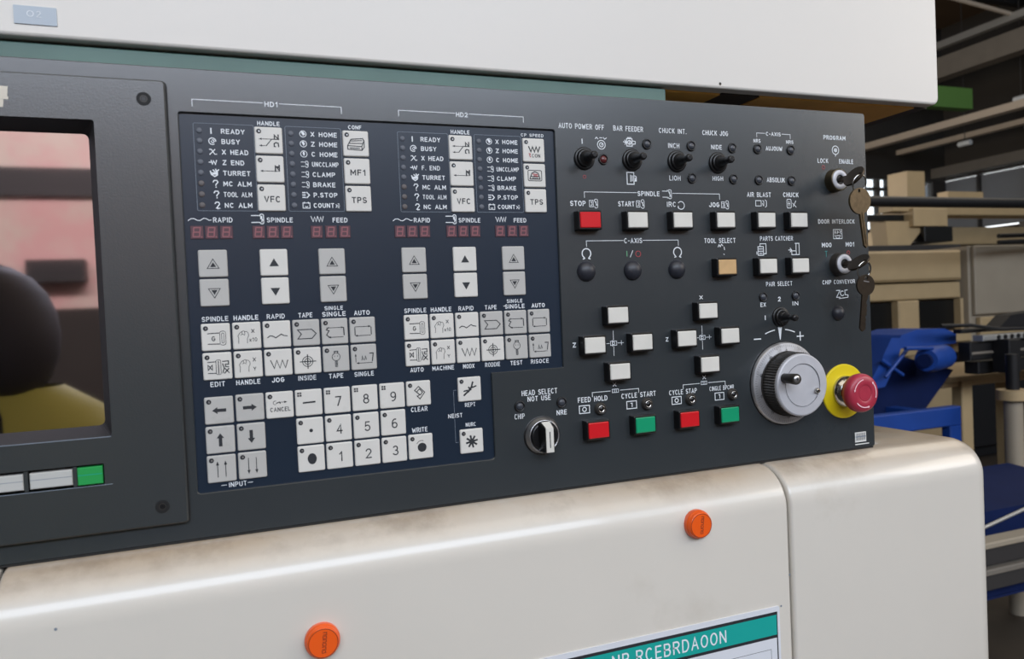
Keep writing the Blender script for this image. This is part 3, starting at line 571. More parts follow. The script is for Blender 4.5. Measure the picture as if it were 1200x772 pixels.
        q.poly(circ(0, -.8, .9, 10), 0, mm); ln([(-6, -.8), (6.6, -.8)], .5); ln([(0, 5), (0, -6.6)], .5)
    elif k == 'plug': q.line(circ(0, 1.6, 3.3, 18), .5, 0, True, mm); ln([(-1.2, 4.8), (-1.4, 6.2), (1.6, 6.2), (1.4, 4.8)], .5); q.line(rrect(-.9, .9, -6.8, -1.8, .5, 2), .5, 0, True, mm); ln([(0, -2), (0, -6)]); q.poly(circ(-1.2, 2.2, .4, 8), 0, mm); q.poly(circ(1.2, 2.2, .4, 8), 0, mm)
    elif k == 'return': arrow(q, -7, -4, -7, 2.4, .5); arrow(q, 7, -5, -6, -5, .5); ln([(5, 3), (8, 3), (7, -3.6)], .55); ln([(-2, -2.6), (-1.4, 1), (-.6, -2.4)], .4); ln([(.4, -2.6), (1.2, .8), (2, -2.2)], .4)
    elif k[:4] == 'fat_': fat(q, k[4])
    elif k == 'upup': arrow(q, -3, -6.5, -3, 5.2, .6, 2.2); arrow(q, 3, -6.5, 3, 5.2, .6, 2.2)
    elif k == 'dndn': arrow(q, -3, 6, -3, -5.8, .6, 2.2); arrow(q, 3, 6, 3, -5.8, .6, 2.2)
    elif k == 'cancel': q.text('CANCEL', .3, -3.6, 16, 3.6, 0, mm); q.line(circ(-3.6, 2, 1.5, 12, 60, 300), .4, 0, False, mm); ln([(-2.6, 1.6), (0, 2.4), (.4, 1.2)], .5); arrow(q, .4, 2.2, 5.2, 2.2, .4, 1.6)
    elif k == 'minus': ln([(-4.4, 0), (4.8, .3)], .9)
    elif k == 'dot': q.poly(circ(.8, .2, 1.5, 16), 0, mm)
    elif k == 'oval': q.poly([(x, -.2+(z+.2)*1.25) for x, z in circ(.6, -.2, 3.7, 24)], 0, mm)
    elif k == 'bomb': q.poly(circ(1, -.8, 4, 24), 0, mm); q.line(circ(.6, .6, 4.6, 10, 70, 150), .5, 0, False, mm)
    elif k == 'clear': ln([(-3.6, 2.6), (0, 6), (5.4, .6), (1, -5), (-1.6, -2.2)], .5); ln([(-3.6, 2.6), (.8, -1.2), (-1, -2.6)], .5); ln([(-1.8, 1.4), (.8, 3.8), (3.4, .8), (1.4, -1.6)], .5)
    elif k == 'wrench': q.poly([(-3, -2.4), (-1.4, -3.4), (3.4, 2), (1.8, 3)], 0, mm); ln([(-2.4, -2.6), (-5.4, -5.2)], 1); ln([(-2.2, -1), (-5.4, -1.6)], .8); ln([(2, 2.6), (3, 6)], 1); ln([(2.6, 1.4), (6, 2.4)], .8); ln([(-1, 1.6), (1, -.6)], .9)
    elif k == 'flower':
        q.poly(circ(0, -.4, 2.7, 12), 0, mm)
        for a in range(0, 360, 45): ln([(0, -.4), (5*math.cos(math.radians(a+12)), -.4+5*math.sin(math.radians(a+12)))], 1.1)
    return q.mesh('key_legend')
LG = {}
def key(x, z, k, g=0, led=1, label=None):
    o = put('keypad_key', KG if g else KW, CP, (x*mm, YM, 1+z*mm), label=label)
    if k not in LG: LG[k] = legend(k)
    put('key_legend', LG[k], o, (x*mm, YK, 1+z*mm))
    if led: put('key_light', LEDM if led == 1 else LEDQ, o, ((x-7.4)*mm, YM-.0016, 1+(z+7.2)*mm))
    return o
nm = {'handle': 'white key with two left arrows', 'feed': 'white key with one long left arrow', 'T:VFC': 'white key lettered VFC', 'T:TPS': 'white key lettered TPS', 'T:MF1': 'white key lettered MF1'}
for hd, dx in ((1, 0), (2, 164)):
    for z, k in ((548, 'handle'), (524.6, 'feed'), (501.2, 'T:VFC')): key(39.2+dx, z, k, 0, 1, nm.get(k)+' in block HD%d' % hd)
    for z, k in (((548, 'conf'), (524.6, 'T:MF1'), (501.2, 'T:TPS')) if hd == 1 else ((548, 'wcon'), (524.6, 'pic'), (501.2, 'T:TPS'))): key(110+dx, z, k, 0, 1, nm.get(k))
    for x, g, a, b in ((-8.2, 1, 'up2', 'dn2'), (38.4, 0, 'up', 'dn'), (85.2, 1, 'up2', 'dn2')):
        key(x+dx, 448.3, a, g, 0); key(x+dx, 425, b, g, 0)
    for i, (a, b) in enumerate((('spin', 'edit'), ('hand10', 'hand'), ('wave', 'zig'), ('tape', 'target'), ('single', 'plug'), ('auto', 'return'))):
        x = -9+23.4*i+dx; key(x, 389.4, a, i > 2); key(x, 366.1, b, i > 3)
for x, z, k, g, l in ((-9.6, 330.6, 'fat_l', 1, 1), (13.9, 331, 'fat_r', 1, 1), (-9.7, 307, 'fat_u', 1, 1), (13.8, 307.2, 'fat_d', 1, 1), (-9.9, 283.6, 'upup', 1, 1), (13.6, 283.8, 'dndn', 1, 1), (37.1, 331, 'cancel', 0, 1),
                   (60.4, 331, 'minus', 0, 2), (83.8, 331, 'T:7', 0, 2), (107.2, 331.1, 'T:8', 0, 2), (130.8, 331.1, 'T:9', 0, 2), (154.2, 331.2, 'clear', 0, 1), (201.2, 331.2, 'wrench', 0, 1),
                   (60.3, 307.3, 'dot', 0, 1), (83.7, 307.3, 'T:4', 0, 1), (107.2, 307.4, 'T:5', 0, 1), (130.7, 307.6, 'T:6', 0, 1),
                   (60.2, 284, 'oval', 0, 1), (83.6, 284, 'T:1', 0, 1), (107.1, 284, 'T:2', 0, 1), (130.5, 284, 'T:3', 0, 1), (154, 284.2, 'bomb', 0, 1), (201, 284.2, 'flower', 0, 1)):
    key(x, z, k, g, l, 'keypad key with digit '+k[2:] if k[:2] == 'T:' else None)

# status lights and digit displays -----------------------------------------
def stat(m_):
    q = MB().m(m_); q.rev([(.0008, -.0006), (.0018, -.0005), (.0023, -.0002), (.0024, 0)], seg=16); return q.mesh('status_light')
SL, SW = stat(M_stat), stat(M_statw)
ROWS = [554.2, 546, 537.6, 529.2, 520.7, 512.2, 503.6, 494.9]
q = MB().m(M_digit); q.box(-.0048, .0048, -.0006, 0, -.0052, .0052, .0003); DG = q.mesh('digit_display')
q = MB().m(M_seg)
for a, b in (((-2, 3.8), (2.6, 3.8)), ((-2.4, .2), (2, .2)), ((-2.8, -3.4), (1.6, -3.4)), ((-2.2, 3.4), (-2.4, .6)), ((2.6, 3.4), (2.2, .6)), ((-2.6, -.2), (-2.9, -3)), ((2.1, -.2), (1.8, -3))): q.line([a, b], 1.0, 0, False, mm)
q.poly(circ(3.4, -3.6, .6, 8), 0, mm); SG = q.mesh('segments')
for dx in (0, 164):
    for r, z in enumerate(ROWS):
        put('status_light', SW if r > 4 else SL, CP, ((-13.2-r*.1+dx)*mm, YM, 1+z*mm)); put('status_light', SL, CP, ((57+dx)*mm, YM, 1+(z+.4)*mm))
    for x in (-18.8, -8, 3.2, 27.8, 38.8, 50, 74, 85.8, 97.2):
        o = put('digit_display', DG, CP, ((x+dx*.998)*mm, YM, 1.4732)); put('segments', SG, o, ((x+dx*.998)*mm, YM-.0007, 1.4732))

# printed lettering ------------------------------------------------------------
def word(t_, x0, x1, z, h=4.2, y=YM-.00006, m_=M_white, wt=None):
    q = MB().m(m_); q.text(t_, 0, 0, x1-x0, h, 0, mm, wt or .175*h); return L(CP, 'legend_text', (x0+x1)/2, z, q, y)
def icon(lines, x, z, y=YM-.00006, m_=M_white, wd=.5, name='legend_symbol', polys=()):
    q = MB().m(m_)
    for l in lines: q.line(l, wd, 0, False, mm)
    for p in polys: q.poly(p, 0, mm)
    return L(CP, name, x, z, q, y)
ci = lambda x, z, r, a0=0, a1=360, s=16: (circ(x, z, r, s, a0, a1)+([circ(x, z, r, s)[0]] if a1-a0 >= 360 else []))
W1 = [('READY', 3, 21), ('BUSY', 3, 17), ('X HEAD', 3, 23), ('Z END', 3, 19.5), ('TURRET', 3, 23.8), ('MC ALM', 2.8, 24.2), ('TOOL ALM', 2.6, 24.2), ('NC ALM', 3, 24)]
W2 = [('X HOME', 73, 94.6), ('Z HOME', 73, 94.6), ('C HOME', 73, 94.4), ('UNCCLAMP', 73, 94.8), ('CLAMP', 73, 91.6), ('BRAKE', 73, 91.4), ('P.STOP', 73, 92.6), ('COUNT', 72.6, 89.6)]
for dx in (0, 164):
    for (t_, a, b), z in zip(W1, ROWS):
        if dx and t_ == 'Z END': t_ = 'F. END'
        word(t_, a+dx, b+dx, z, 4)
    for (t_, a, b), z in zip(W2, ROWS): word(t_, a+dx, b+dx, z+.5, 4)
    X = -3.8+dx
    icon([[(0, -2), (0, 2)]], X-.6, ROWS[0], wd=1); icon([ci(0, 0, 2.6, 0, 300), ci(.3, 0, 1.1, 180, 470, 10)], X, ROWS[1], wd=.7)
    icon([[(-2.4, 1.8), (-1.2, 2), (1.4, -2), (2.8, -1.8)], [(1.6, 1.8), (-2.4, -2.2)]], X, ROWS[2], wd=.7)
    icon([[(-3.2, 0), (-1.6, 0)], [(-1.6, 1.4), (-.8, -1.6), (.2, 1.2), (1.4, -1.6), (2.4, 1.6)]], X, ROWS[3], wd=.8)
    icon([[(-3, 1.4), (-2.4, -1.2), (0, -2.8), (2, -1.6), (2.2, .6)], [(-1, 2.4), (.4, .8)], [(1, 3), (1.4, 1), (3.2, 2.6)], [(-2, 0), (2, 0)], [(-1.6, -1), (1.4, -.8)]], X+.4, ROWS[4], wd=.9)
    for r in (5, 6, 7): icon([[(-1.8, 1.2), (-1, 2.6), (1, 2.6), (1.8, 1.2), (.2, -.6), (.1, -1.4)]] if r != 7 else [[(-1.8, 1.4), (-.8, 2.6), (1, 2.4), (1.6, 1), (-.8, -2.2), (1.6, -2.4)]], X+.8+(r-5)*.3, ROWS[r], wd=.8, polys=[circ(.2, -2.8, .5, 8)])
    X = 66.8+dx
    for r in (0, 1, 2): icon([ci(0, 0, 2.6)], X, ROWS[r]+.5, wd=.55, polys=[[(-1.6+r*.4, 1.8), (.4, 2), (1.8-r*.5, -.2), (0, -1.6), (-1, .2)]])
    for r in (3, 4, 5): icon([[(-2.6, 1.8), (0, 1.8)], [(-2.6, -1.8), (0, -1.8)], rrect(.8, 3, -2.6, 2.6, 1, 3)+[(3, -1.6)], [(1, 0), (2.8, 0)] if r < 5 else [(1.8, -1), (1.8, 1)]], X, ROWS[r]+.4, wd=.5)
    icon([[(-2.6, 2), (-.4, 2)], [(-2.6, 0), (-.6, 0)], [(-2.6, -2), (-.4, -2)], [(.8, 2.2), (2.8, 0), (.8, -2.2)]], X, ROWS[6]+.4, wd=.9)
    icon([[(-2.8, 2.2), (2.8, 2.2), (2.8, -2.2), (-2.8, -2.2), (-2.8, 2.2)], [(-1.6, 1.6), (-1.6, 2.8)], [(1.6, 1.6), (1.6, 2.8)], [(-1, -.8), (0, -1.4), (1, -.8)]], X, ROWS[7]+.4, wd=.6)
    icon([[(-1.4, -1.4), (-.4, 0), (-1.4, 1)], [(.4, 1.6), (1.4, 1.4)], [(-.2, 0), (1.6, -.2)], [(.2, -1.4), (1.2, -1.6)]], 92.4+dx, ROWS[7]+.4, wd=.6)
    for a in (rrect(-17.4, 28, 490.5, 560, 1.2, 3), rrect(52.6, 98, 490.5, 560.4, 1.2, 3)):
        q = MB().m(M_line); q.line([(x+dx-20, z-525) for x, z in a], .35, 0, True, mm); L(CP, 'legend_frame', 20, 525, q, YM-.00005)
    word('HANDLE', 31+dx, 48.6+dx, 562, 3.6)
    word('RAPID', -6.4+dx, 8.2+dx, 483.2, 4); word('SPINDLE', 34.6+dx, 55.2+dx, 483.2, 4); word('FEED', 87.6+dx, 100+dx, 483.2, 4)
    icon([[(-8.4, -1), (-6.4, .6), (-4, .6), (-1.6, -.8), (.4, -.9), (3, .9), (5, .6), (7, -.7), (8.6, -.5)]], -16.4+dx, 483.6, wd=.6)
    icon([[(-5, 2.8), (1.4, 2.8)], [(-5, -2.8), (1.4, -2.8)], rrect(1.6, 4.4, -4, 4, 1.2, 3)+[(4.4, -2)], [(3, -2.4), (3, 2.4)], [(2.2, 0), (2.2, 2)]], 27.8+dx, 484, wd=.7)
    icon([[(-5, 2.4), (-3.4, -2), (-2.2, 2), (-1, -2), (.2, 2.4), (.4, 2.4), (1.6, -2), (2.8, 2), (4, -2), (5, 2.4)]], 75+dx, 483.8, wd=.6)
    for k, (t_, a, b) in enumerate((('SPINDLE', -18.8, 1), ('HANDLE', 5, 24), ('RAPID', 30.6, 44.8), ('TAPE', 55.6, 67), ('SINGLE', 75, 94.6), ('AUTO', 101.6, 115))): word(t_, a+dx, b+dx, 404, 4)
    word('SINGLE', 77.2+dx, 92.6+dx, 409, 3.4)
word('CONF', 104.4, 115.6, 562, 3.4); word('CP SPEED', 262.4, 285, 562, 2.8)
icon([[(-1.5, 0), (.2, 0)]], 239.4, 404.6, wd=.6)
for t_, a, b in (('EDIT', -15, -4), ('HANDLE', 4.4, 23), ('JOG', 32, 42), ('INSIDE', 53, 67.6), ('TAPE', 78, 90), ('SINGLE', 99.4, 116)): word(t_, a, b, 351.6, 4)
for t_, a, b in (('AUTO', 148, 160), ('MACHINE', 168, 188), ('MODX', 196.4, 207.2), ('RODDIE', 217.4, 232), ('TEST', 242, 254), ('RISOCE', 262.4, 280.6)): word(t_, a, b, 351.8, 4)
word('INPUT', -5.2, 8.4, 269.6, 4); icon([[(-12.4, 0), (-8.6, 0)], [(7.6, 0), (11.4, 0)]], 1.6, 269.8, wd=.4)
word('CLEAR', 147, 161.8, 317, 4.2); word('WRITE', 147, 161, 298.8, 4.2); word('REPT', 196.6, 206.4, 317, 3.8); word('NURC', 196.4, 206, 299, 3.6); word('NEIST', 180.4, 193.8, 308.2, 3.8)
icon([[(2, 23), (-.8, 23), (-.8, 2.6)], [(-.8, -2.6), (-.8, -24), (2, -24)]], 187.2, 308, wd=.3, m_=M_line)
# panel face
def bracket(x0, x1, z, drop, g0, g1, y=YP, wd=.55):
    cx = (x0+x1)/2; q = MB().m(M_white)
    q.line([(x0-cx, -drop), (x0-cx, 0), (g0-cx, 0)], wd, 0, False, mm); q.line([(g1-cx, 0), (x1-cx, 0), (x1-cx, -drop)], wd, 0, False, mm)
    L(CP, 'legend_bracket', cx, z, q, y)
bracket(-17.2, 99, 578, 5.5, 36, 49); bracket(148, 264.6, 578, 5, 199, 212)
P = lambda t_, a, b, z, h=5, m_=M_white: word(t_, a, b, z, h, YP, m_, .19*h)
P('HD1', 37.4, 47.6, 575.8+1.4, 4.2); P('HD2', 200, 211, 577, 4.2)
P('AUTO POWER OFF', 300, 348, 572); P('BAR FEEDER', 358, 391, 572); P('CHUCK INT.', 409, 441, 572); P('CHUCK JOG', 460, 491.5, 572)
P('INCH', 419, 432, 557.4); P('LIOH', 419, 432, 525.2); P('NIDE', 470, 483, 557.8, 4.6); P('HIGH', 470.4, 483.2, 525.8, 4.6); P('I', 323.4, 324.4, 558)
P('SPINDLE', 382, 407, 509.2, 4.8); bracket(324, 478, 510, 5.4, 381, 422)
SY = YP
spin = [[(-5.6, 3), (0, 3), (0, 4)], [(-5.6, -3), (0, -3), (0, -4)], rrect(1, 4.6, -4.4, 4.4, 1.2, 3)+[(4.6, -3)], [(2.8, -2.8), (2.8, 2.8)]]
icon(spin, 416, 509, SY, wd=.6)
P('STOP', 308.6, 325, 499); P('START', 360, 378, 499); P('IRC', 415, 425.6, 499); P('JOG', 465, 477.6, 499)
gi = [[(-4.4, 3), (-4.4, -3), (-.4, -3), (-.4, 3), (-4.4, 3)], [(-3, 1.4), (-1.8, 1.6), (-1.6, -1.4), (-3, -1.6)], rrect(1, 4.4, -4.2, 4.2, 1.4, 3)+[(4.4, -2.6)], [(2.7, -2), (2.7, 2)]]
icon(gi, 333.4, 499, SY, wd=.55); icon(gi, 384.6, 499, SY, wd=.55); icon(gi, 484.4, 499, SY, wd=.55)
icon([ci(0, 0, 3.9, 210, 500, 16), [(-3.6, -2.4), (-3.2, -.6)]], 431.4, 498, SY, wd=.7)
icon([ci(0, 0, 1.5)], 325, 524.4, SY, M_red, .45); icon([ci(0, 0, 4.2), ci(0, 0, 2), [(-6.4, 5.6), (-5, 7), (-3.4, 5.4)], [(-1.6, 6.6), (.8, 6.6)], [(2.4, 7), (3.6, 5.4), (5.8, 6.8)], [(0, -.4), (.8, .8)]], 344.4, 555.4, SY, wd=.7)
icon([[(-6.6, .4), (-4.6, 0)], [(-5, 2), (-3.6, 0), (-5, -2)], [(-3, 3.6), (3, 3.6), (3, -3.6), (-3, -3.6), (-3, 3.6)], ci(0, 0, 1.9), [(3.6, 1.6), (6.6, 1), (6.4, -1.4), (4, -1.6)], [(-2, 4.6), (2, 4.6)], [(0, -1), (.4, 1)]], 375.2, 558.8, SY, wd=.8)
icon([[(-5, 5.6), (2.6, 5.6), (2.6, -5.8), (-5, -5.8), (-5, 5.6)], [(-1, 3), (-1, -3)], [(.8, 2.4), (.8, -2.6)], [(3.6, 2.4), (5.2, 1.6), (5.2, -2.6), (3.6, -2.6)], [(4.2, 0), (4.2, -2)]], 376, 524, SY, wd=.9)
P('C-AXIS', 539.4, 558.6, 574, 4); bracket(527.4, 571, 574.4, 4.4, 538, 560); P('NRS', 523, 532, 566.2, 3.8); P('NR5', 565.4, 575, 566.4, 3.8); P('AUJOUW', 538.4, 560, 558.8, 4.6); P('ABSOLUK', 538.4, 562, 525.8)
P('PROGRAM', 616, 647, 573.4, 4.8); P('LOCK', 607, 621.6, 548); P('ENABLE', 637, 657, 548)
icon([ci(0, 0, 4.6), ci(0, 0, 1.8), [(0, -4.6), (-.4, -6.6)]], 632.4, 560, SY, wd=.8, polys=[circ(0, 0, 1, 10)]); icon([ci(0, .6, 1.8), [(0, -1.2), (0, -2.4)]], 614.8, 540.4, SY, M_red, .55)
P('AIR BLAST', 512.4, 543, 510); P('CHUCK', 559, 579.4, 510.4)
icon([[(-7, 2.8), (0, 2.8), (0, -2.8), (-7, -2.8), (-7, 2.8)], [(2, 2.8), (3.4, 2.2), (3.4, -2.6)], [(1.8, 0), (2.6, -2.6)], [(5, 3.6), (6.8, 2.6), (6.8, -2.8), (5.2, -4)]], 530, 501, SY, wd=.65)
icon([rrect(-6.4, -1, -4.6, 4.6, 1, 2)+[(-6.4, -3.6)], [(-3.8, 2.6), (-3.8, -2.6)], [(-2.8, 0), (-4.8, 0)], [(1, .4), (5.6, -3.6)], [(5.4, 3), (1.6, -3)]], 570.2, 501, SY, wd=.7)
P('DOOR INTERLOCK', 605, 656, 482, 4.8)
icon([[(-6, 4.8), (6, 4.8), (6, -5.2), (-6, -5.2), (-6, 4.8)], [(-4.6, 3), (-2.6, 3), (-4.4, 1), (-2, 1)], [(-.6, 3.2), (-.6, .6), (1.2, 2), (-.6, 3.2)], [(2.8, 3.4), (4.6, 3), (3, 1.4), (4.6, .6)], ci(0, -1.2, 3.6, 180, 360, 10), [(-2, -2), (2.4, -1.8)]], 631.6, 468.4, SY, wd=.7)
P('C-AXIS', 365, 385, 463.2); bracket(324, 426.4, 463.4, 5.4, 364, 386)
for x in (323.6, 425.2): icon([ci(0, .6, 4.6, -55, 235, 18), [(-3.6, -4.6), (-2, -4)], [(3.6, -4.6), (2, -4)]], x, 450.8, SY, wd=1)
P('I', 367, 367.8, 450.6, 5.6, M_green); icon([[(-1.6, -3.2), (1.6, 3.2)]], 372.6, 450.4, SY, wd=.6); icon([ci(0, 0, 2.8)], 380, 450.2, SY, M_red, .6)
def cross(x, z):
    icon([[(0, 12), (0, 3)], [(0, -3), (0, -12)], [(-7.6, 0), (-4.6, 0)], [(4.6, 0), (11, 0)], [(8.6, 2), (8.6, -2)], [(-3.4, 2), (3.4, 2), (3.4, -2), (-3.4, -2), (-3.4, 2)], ci(0, 0, 1.3), [(-1.4, 2.8), (-1.4, -2.8)]], x, z, SY, wd=.5)
cross(348.8, 364.2); cross(450.6, 364.2)
P('Z', 305, 308.6, 364.8, 4.6); P('Z', 407.4, 410.6, 364.6, 4.2); P('X', 449, 453, 405, 4); P('X', 346, 350, 324.2, 4); P('X', 449, 453, 323.6, 4)
P('TOOL SELECT', 457.4, 495.8, 462.4); icon([[(-4.6, 2.4), (-3.4, 4.6), (-2, 2.6), (-.4, 5), (1.2, 3.4)], [(2.6, 2.2), (3.2, -.6)], [(2, -5), (2.6, -5.6)]], 478.6, 453.6, SY, wd=.8)
P('PARTS CATCHER', 527, 570, 464, 4.8)
icon([[(-1.6, 3), (-1.6, 6), (6, 6), (6, -4.4), (2.4, -4.6)], [(-4.4, 3), (2.6, 3), (2.6, -6), (-4.4, -6), (-4.4, 3)], [(-6, -2.4), (-6, -4.8)], [(-3.4, .6), (1.4, .6)], [(-3.6, -1.8), (1.6, -1.8)], [(-2.6, -4), (.8, -4)]], 528.2, 452.6, SY, wd=.8)
icon([[(1.4, 6), (6.6, 6), (6.6, -6), (3.6, -6)], [(2.6, 6), (2.4, -1)], [(2, -2), (-3.4, -2), (-3.4, -6), (2.6, -6), (2.6, -2)], [(-7.4, -1), (-3.8, -1)], [(-5.4, 1), (-3.6, -1), (-5.4, -3)]], 571.2, 452.6, SY, wd=.8)
P('M00', 609, 622.4, 456.4); P('M01', 642.4, 654.4, 456.8); icon([[(-1.4, 2), (1.4, 2)], [(0, 2), (0, -4)]], 614.6, 447.6, SY, M_teal, .8); icon([ci(0, 0, 1.9), [(0, -2), (0, -3.4)]], 645.8, 447.8, SY, M_red, .7)
P('CHIP CONVEYOR', 608, 654, 415.8, 4.6); icon([[(-7.6, 4), (-2.6, 4), (-7.6, -3.6), (-2.4, -3.6)], ci(.6, .6, 2.6, 60, 320, 12), [(4.4, 4), (8, 4)], [(4.4, 4), (4.4, -1), (8.6, -1.4), (8.6, -4), (-4, -5)]], 634.6, 402.4, SY, wd=.8)
P('PAIR SELECT', 532.6, 567, 416, 4.8); P('2', 547.4, 551, 399.8, 5); P('EX', 524.4, 531.4, 394.6, 4.6); P('IN', 566.4, 574.2, 394.4, 4.6); P('I', 529.4, 530.4, 380.8)
icon([[(-4.2, 0), (4.2, 0)]], 519, 358.8, SY, wd=1.2); icon([[(-4.2, 0), (4.2, 0)], [(0, 4.4), (0, -4.4)]], 575.2, 359, SY, wd=1.2)
icon([circ(0, -47, 51, 8, 98, 112), circ(0, -47, 51, 8, 68, 82)], 548.6, 363.6, SY, wd=1.1, polys=[[(-2.6, 6.4), (2.6, 6.4), (.4, -7), (-.4, -7)]])
P('HEAD SELECT', 251, 287, 323.2); P('NOT USE', 256.6, 280, 317.4, 4.8); P('CHIP', 243, 253, 302.2, 4.8); P('NRE', 285.4, 296, 302.2, 4.8)
for dx in (0, 102):
    bracket(323.6+dx, 374.4+dx, 318.2-dx*.004, 4, 343+dx, 354+dx); icon([[(-3.4, 1.6), (3.4, 1.6), (3.4, -1.6), (-3.4, -1.6), (-3.4, 1.6)], [(-1, 1.6), (-1, -1.6)], [(1, 1.6), (1, -1.6)]], 348.6+dx, 318, SY, wd=.5)
P('FEED HOLD', 308, 339.6, 312); P('CYCLE START', 355, 393.6, 312); P('CYCLE STAP', 409, 441.6, 311); P('CINGLE BPCMR', 457, 487, 311.2, 4.6)
for x, k in ((314.6, 0), (366, 1), (417.4, 2), (468.8, 3)):
    icon([[(-5.4, 3.6), (5.4, 3.6), (5.4, -3.6), (-5.4, -3.6), (-5.4, 3.6)]]+([ci(0, 0, 2)] if k in (0, 2) else [[(-1, 1.6), (.6, 1.6), (.4, -1.8)]]), x, 302.8, SY, wd=.8)

# push buttons -----------------------------------------------------------------
def pb_mesh():
    q = MB().m(M_black); q.loft([(rrect(-.0115, .0115, -.0083, .0083, .0008, 2), -.0092), (rrect(-.0122, .0122, -.0091, .0091, .0009, 2), -.0086), (rrect(-.0126, .0126, -.0095, .0095, .0009, 2), 0)], True, False)
    return q.mesh('push_button')
PBM = pb_mesh()
def lens(m_):
    q = MB().m(m_); q.loft([(rrect(-.0100, .0100, -.0067, .0067, .0006, 2), -.0012), (rrect(-.0107, .0107, -.0074, .0074, .0008, 2), -.0006), (rrect(-.0108, .0108, -.0075, .0075, .0008, 2), 0)], True, False); return q.mesh('lens')
LN = {k: lens(m_) for k, m_ in (('red', M_lens_r), ('green', M_lens_g), ('white', M_lens_w), ('amber', M_lens_a))}
for x, z, c, lb in ((324.6, 482.2, 'red', 'red push button marked STOP'), (375.8, 482.2, 'white', None), (426.9, 482.2, 'white', None), (478, 482.2, 'white', None), (528.9, 482.3, 'white', None), (571, 482.3, 'white', None),
                    (477.7, 434.7, 'amber', 'amber tan push button under TOOL SELECT'), (529, 434.5, 'white', None), (571, 434.3, 'white', None), (350, 391.3, 'white', None), (324, 363.9, 'white', None), (375.6, 363.9, 'white', None),
                    (452.5, 391.2, 'white', None), (426.3, 364.7, 'white', None), (478, 364.7, 'white', None), (349.7, 337.2, 'white', None), (452.4, 337.2, 'white', None),
                    (324.2, 283.2, 'red', 'red push button under FEED HOLD'), (375.2, 283.5, 'green', 'green push button under CYCLE START'), (425.9, 284, 'red', 'red push button left of the last green one'), (474.3, 284.3, 'green', 'green push button beside the handwheel')):
    o = put('push_button', PBM, CP, (x*mm, 0, 1+z*mm), label=lb); put('lens', LN[c], o, (x*mm, -.0091, 1+z*mm))
# toggle switches ------------------------------------------------------------
q = MB().m(M_rub); q.rev([(.0088, -.0022), (.0096, -.0022), (.0106, -.0016), (.0109, -.0006), (.0109, 0)], seg=32, cap0=False); q.rev([(.0064, -.0046), (.0078, -.0046), (.0084, -.0038), (.0084, -.0018)], seg=28, cap0=False)
q.rev([(.0046, -.0085), (.0054, -.0082), (.0058, -.0060), (.0068, -.0050), (.0070, -.0038)], seg=24); TB = q.mesh('toggle_switch')
q = MB().m(M_rub); q.rev([(.0020, -.0250), (.0032, -.0245), (.0037, -.0228), (.0036, -.0205), (.0031, -.0175), (.0030, -.0155), (.0036, -.0140), (.0036, -.0125), (.0041, -.0110), (.0041, -.0095), (.0048, -.0075)], seg=22); TL = q.mesh('lever')
for x, z in ((325.4, 541.6), (377.3, 541.8), (428.4, 541.9), (477.2, 541.7), (549.6, 380.8)):
    o = put('toggle_switch', TB, CP, (x*mm, 0, 1+z*mm)); put('lever', TL, o, (x*mm, -.001, 1+z*mm), rot=(math.radians(3), 0, math.radians(-4)))
# indicator lights (dark, unlit) -----------------------------------------------
def ind(m_, m2):
    q = MB().m(m2); q.rev([(.0036, -.0006), (.0042, -.0016), (.0049, -.0014), (.0053, -.0004), (.0053, 0)], seg=24, cap0=False); q.m(m_).rev([(.0006, -.0022), (.002, -.002), (.0032, -.0013), (.0037, -.0004)], seg=18); return q.mesh('indicator_light')
I0 = ind(M_led, M_black); I1 = ind(mat('led_red', (88, 34, 36), .3), M_black)
for k, (x, z) in enumerate(((345.8, 541.3), (394.6, 557.7), (445.8, 557.7), (445.4, 525.3), (495.8, 557.3), (496, 525.4), (527.6, 557.5), (570.9, 557.8), (527.9, 525.2), (570.8, 525.1), (528, 402.6), (570.7, 402.5), (248.4, 311.5), (290.9, 311.5))):
    put('indicator_light', I1 if k == 0 else I0, CP, (x*mm, 0, 1+z*mm), label='dark red indicator light beside the first toggle switch' if k == 0 else None)
q = MB().m(M_knurl); q.rev([(.0036, -.0022), (.0042, -.0036), (.0052, -.0034), (.0056, -.001), (.0062, -.0008), (.0062, 0)], seg=24, cap0=False); q.m(M_chrome).rev([(.0024, -.0034), (.0032, -.0042), (.0037, -.0036), (.0038, -.0022)], seg=20, cap0=False); q.m(M_black).rev([(.0008, -.0036), (.0024, -.003)], seg=14); CHM = q.mesh('indicator_light')
for x, z in ((331.2, 302.1), (382.9, 302.3), (433.5, 302.7), (484.5, 303.6)): put('indicator_light', CHM, CP, (x*mm, 0, 1+z*mm), label='small chrome ringed lamp')
# round domed caps -----------------------------------------------------------
def capm(r):
    q = MB().m(M_cap); q.rev([(r*k, -y) for k, y in ((.08, .0062), (.3, .0060), (.5, .0054), (.7, .0043), (.85, .0030), (.95, .0016), (1, .0004), (1, 0))], seg=36); return q.mesh('round_button')
for x, z, r in ((322.6, 434.4, .0098), (373, 434.2, .0098), (423.4, 434.1, .0096), (628.1, 381.5, .0082)): put('round_button', capm(r), CP, (x*mm, 0, 1+z*mm))
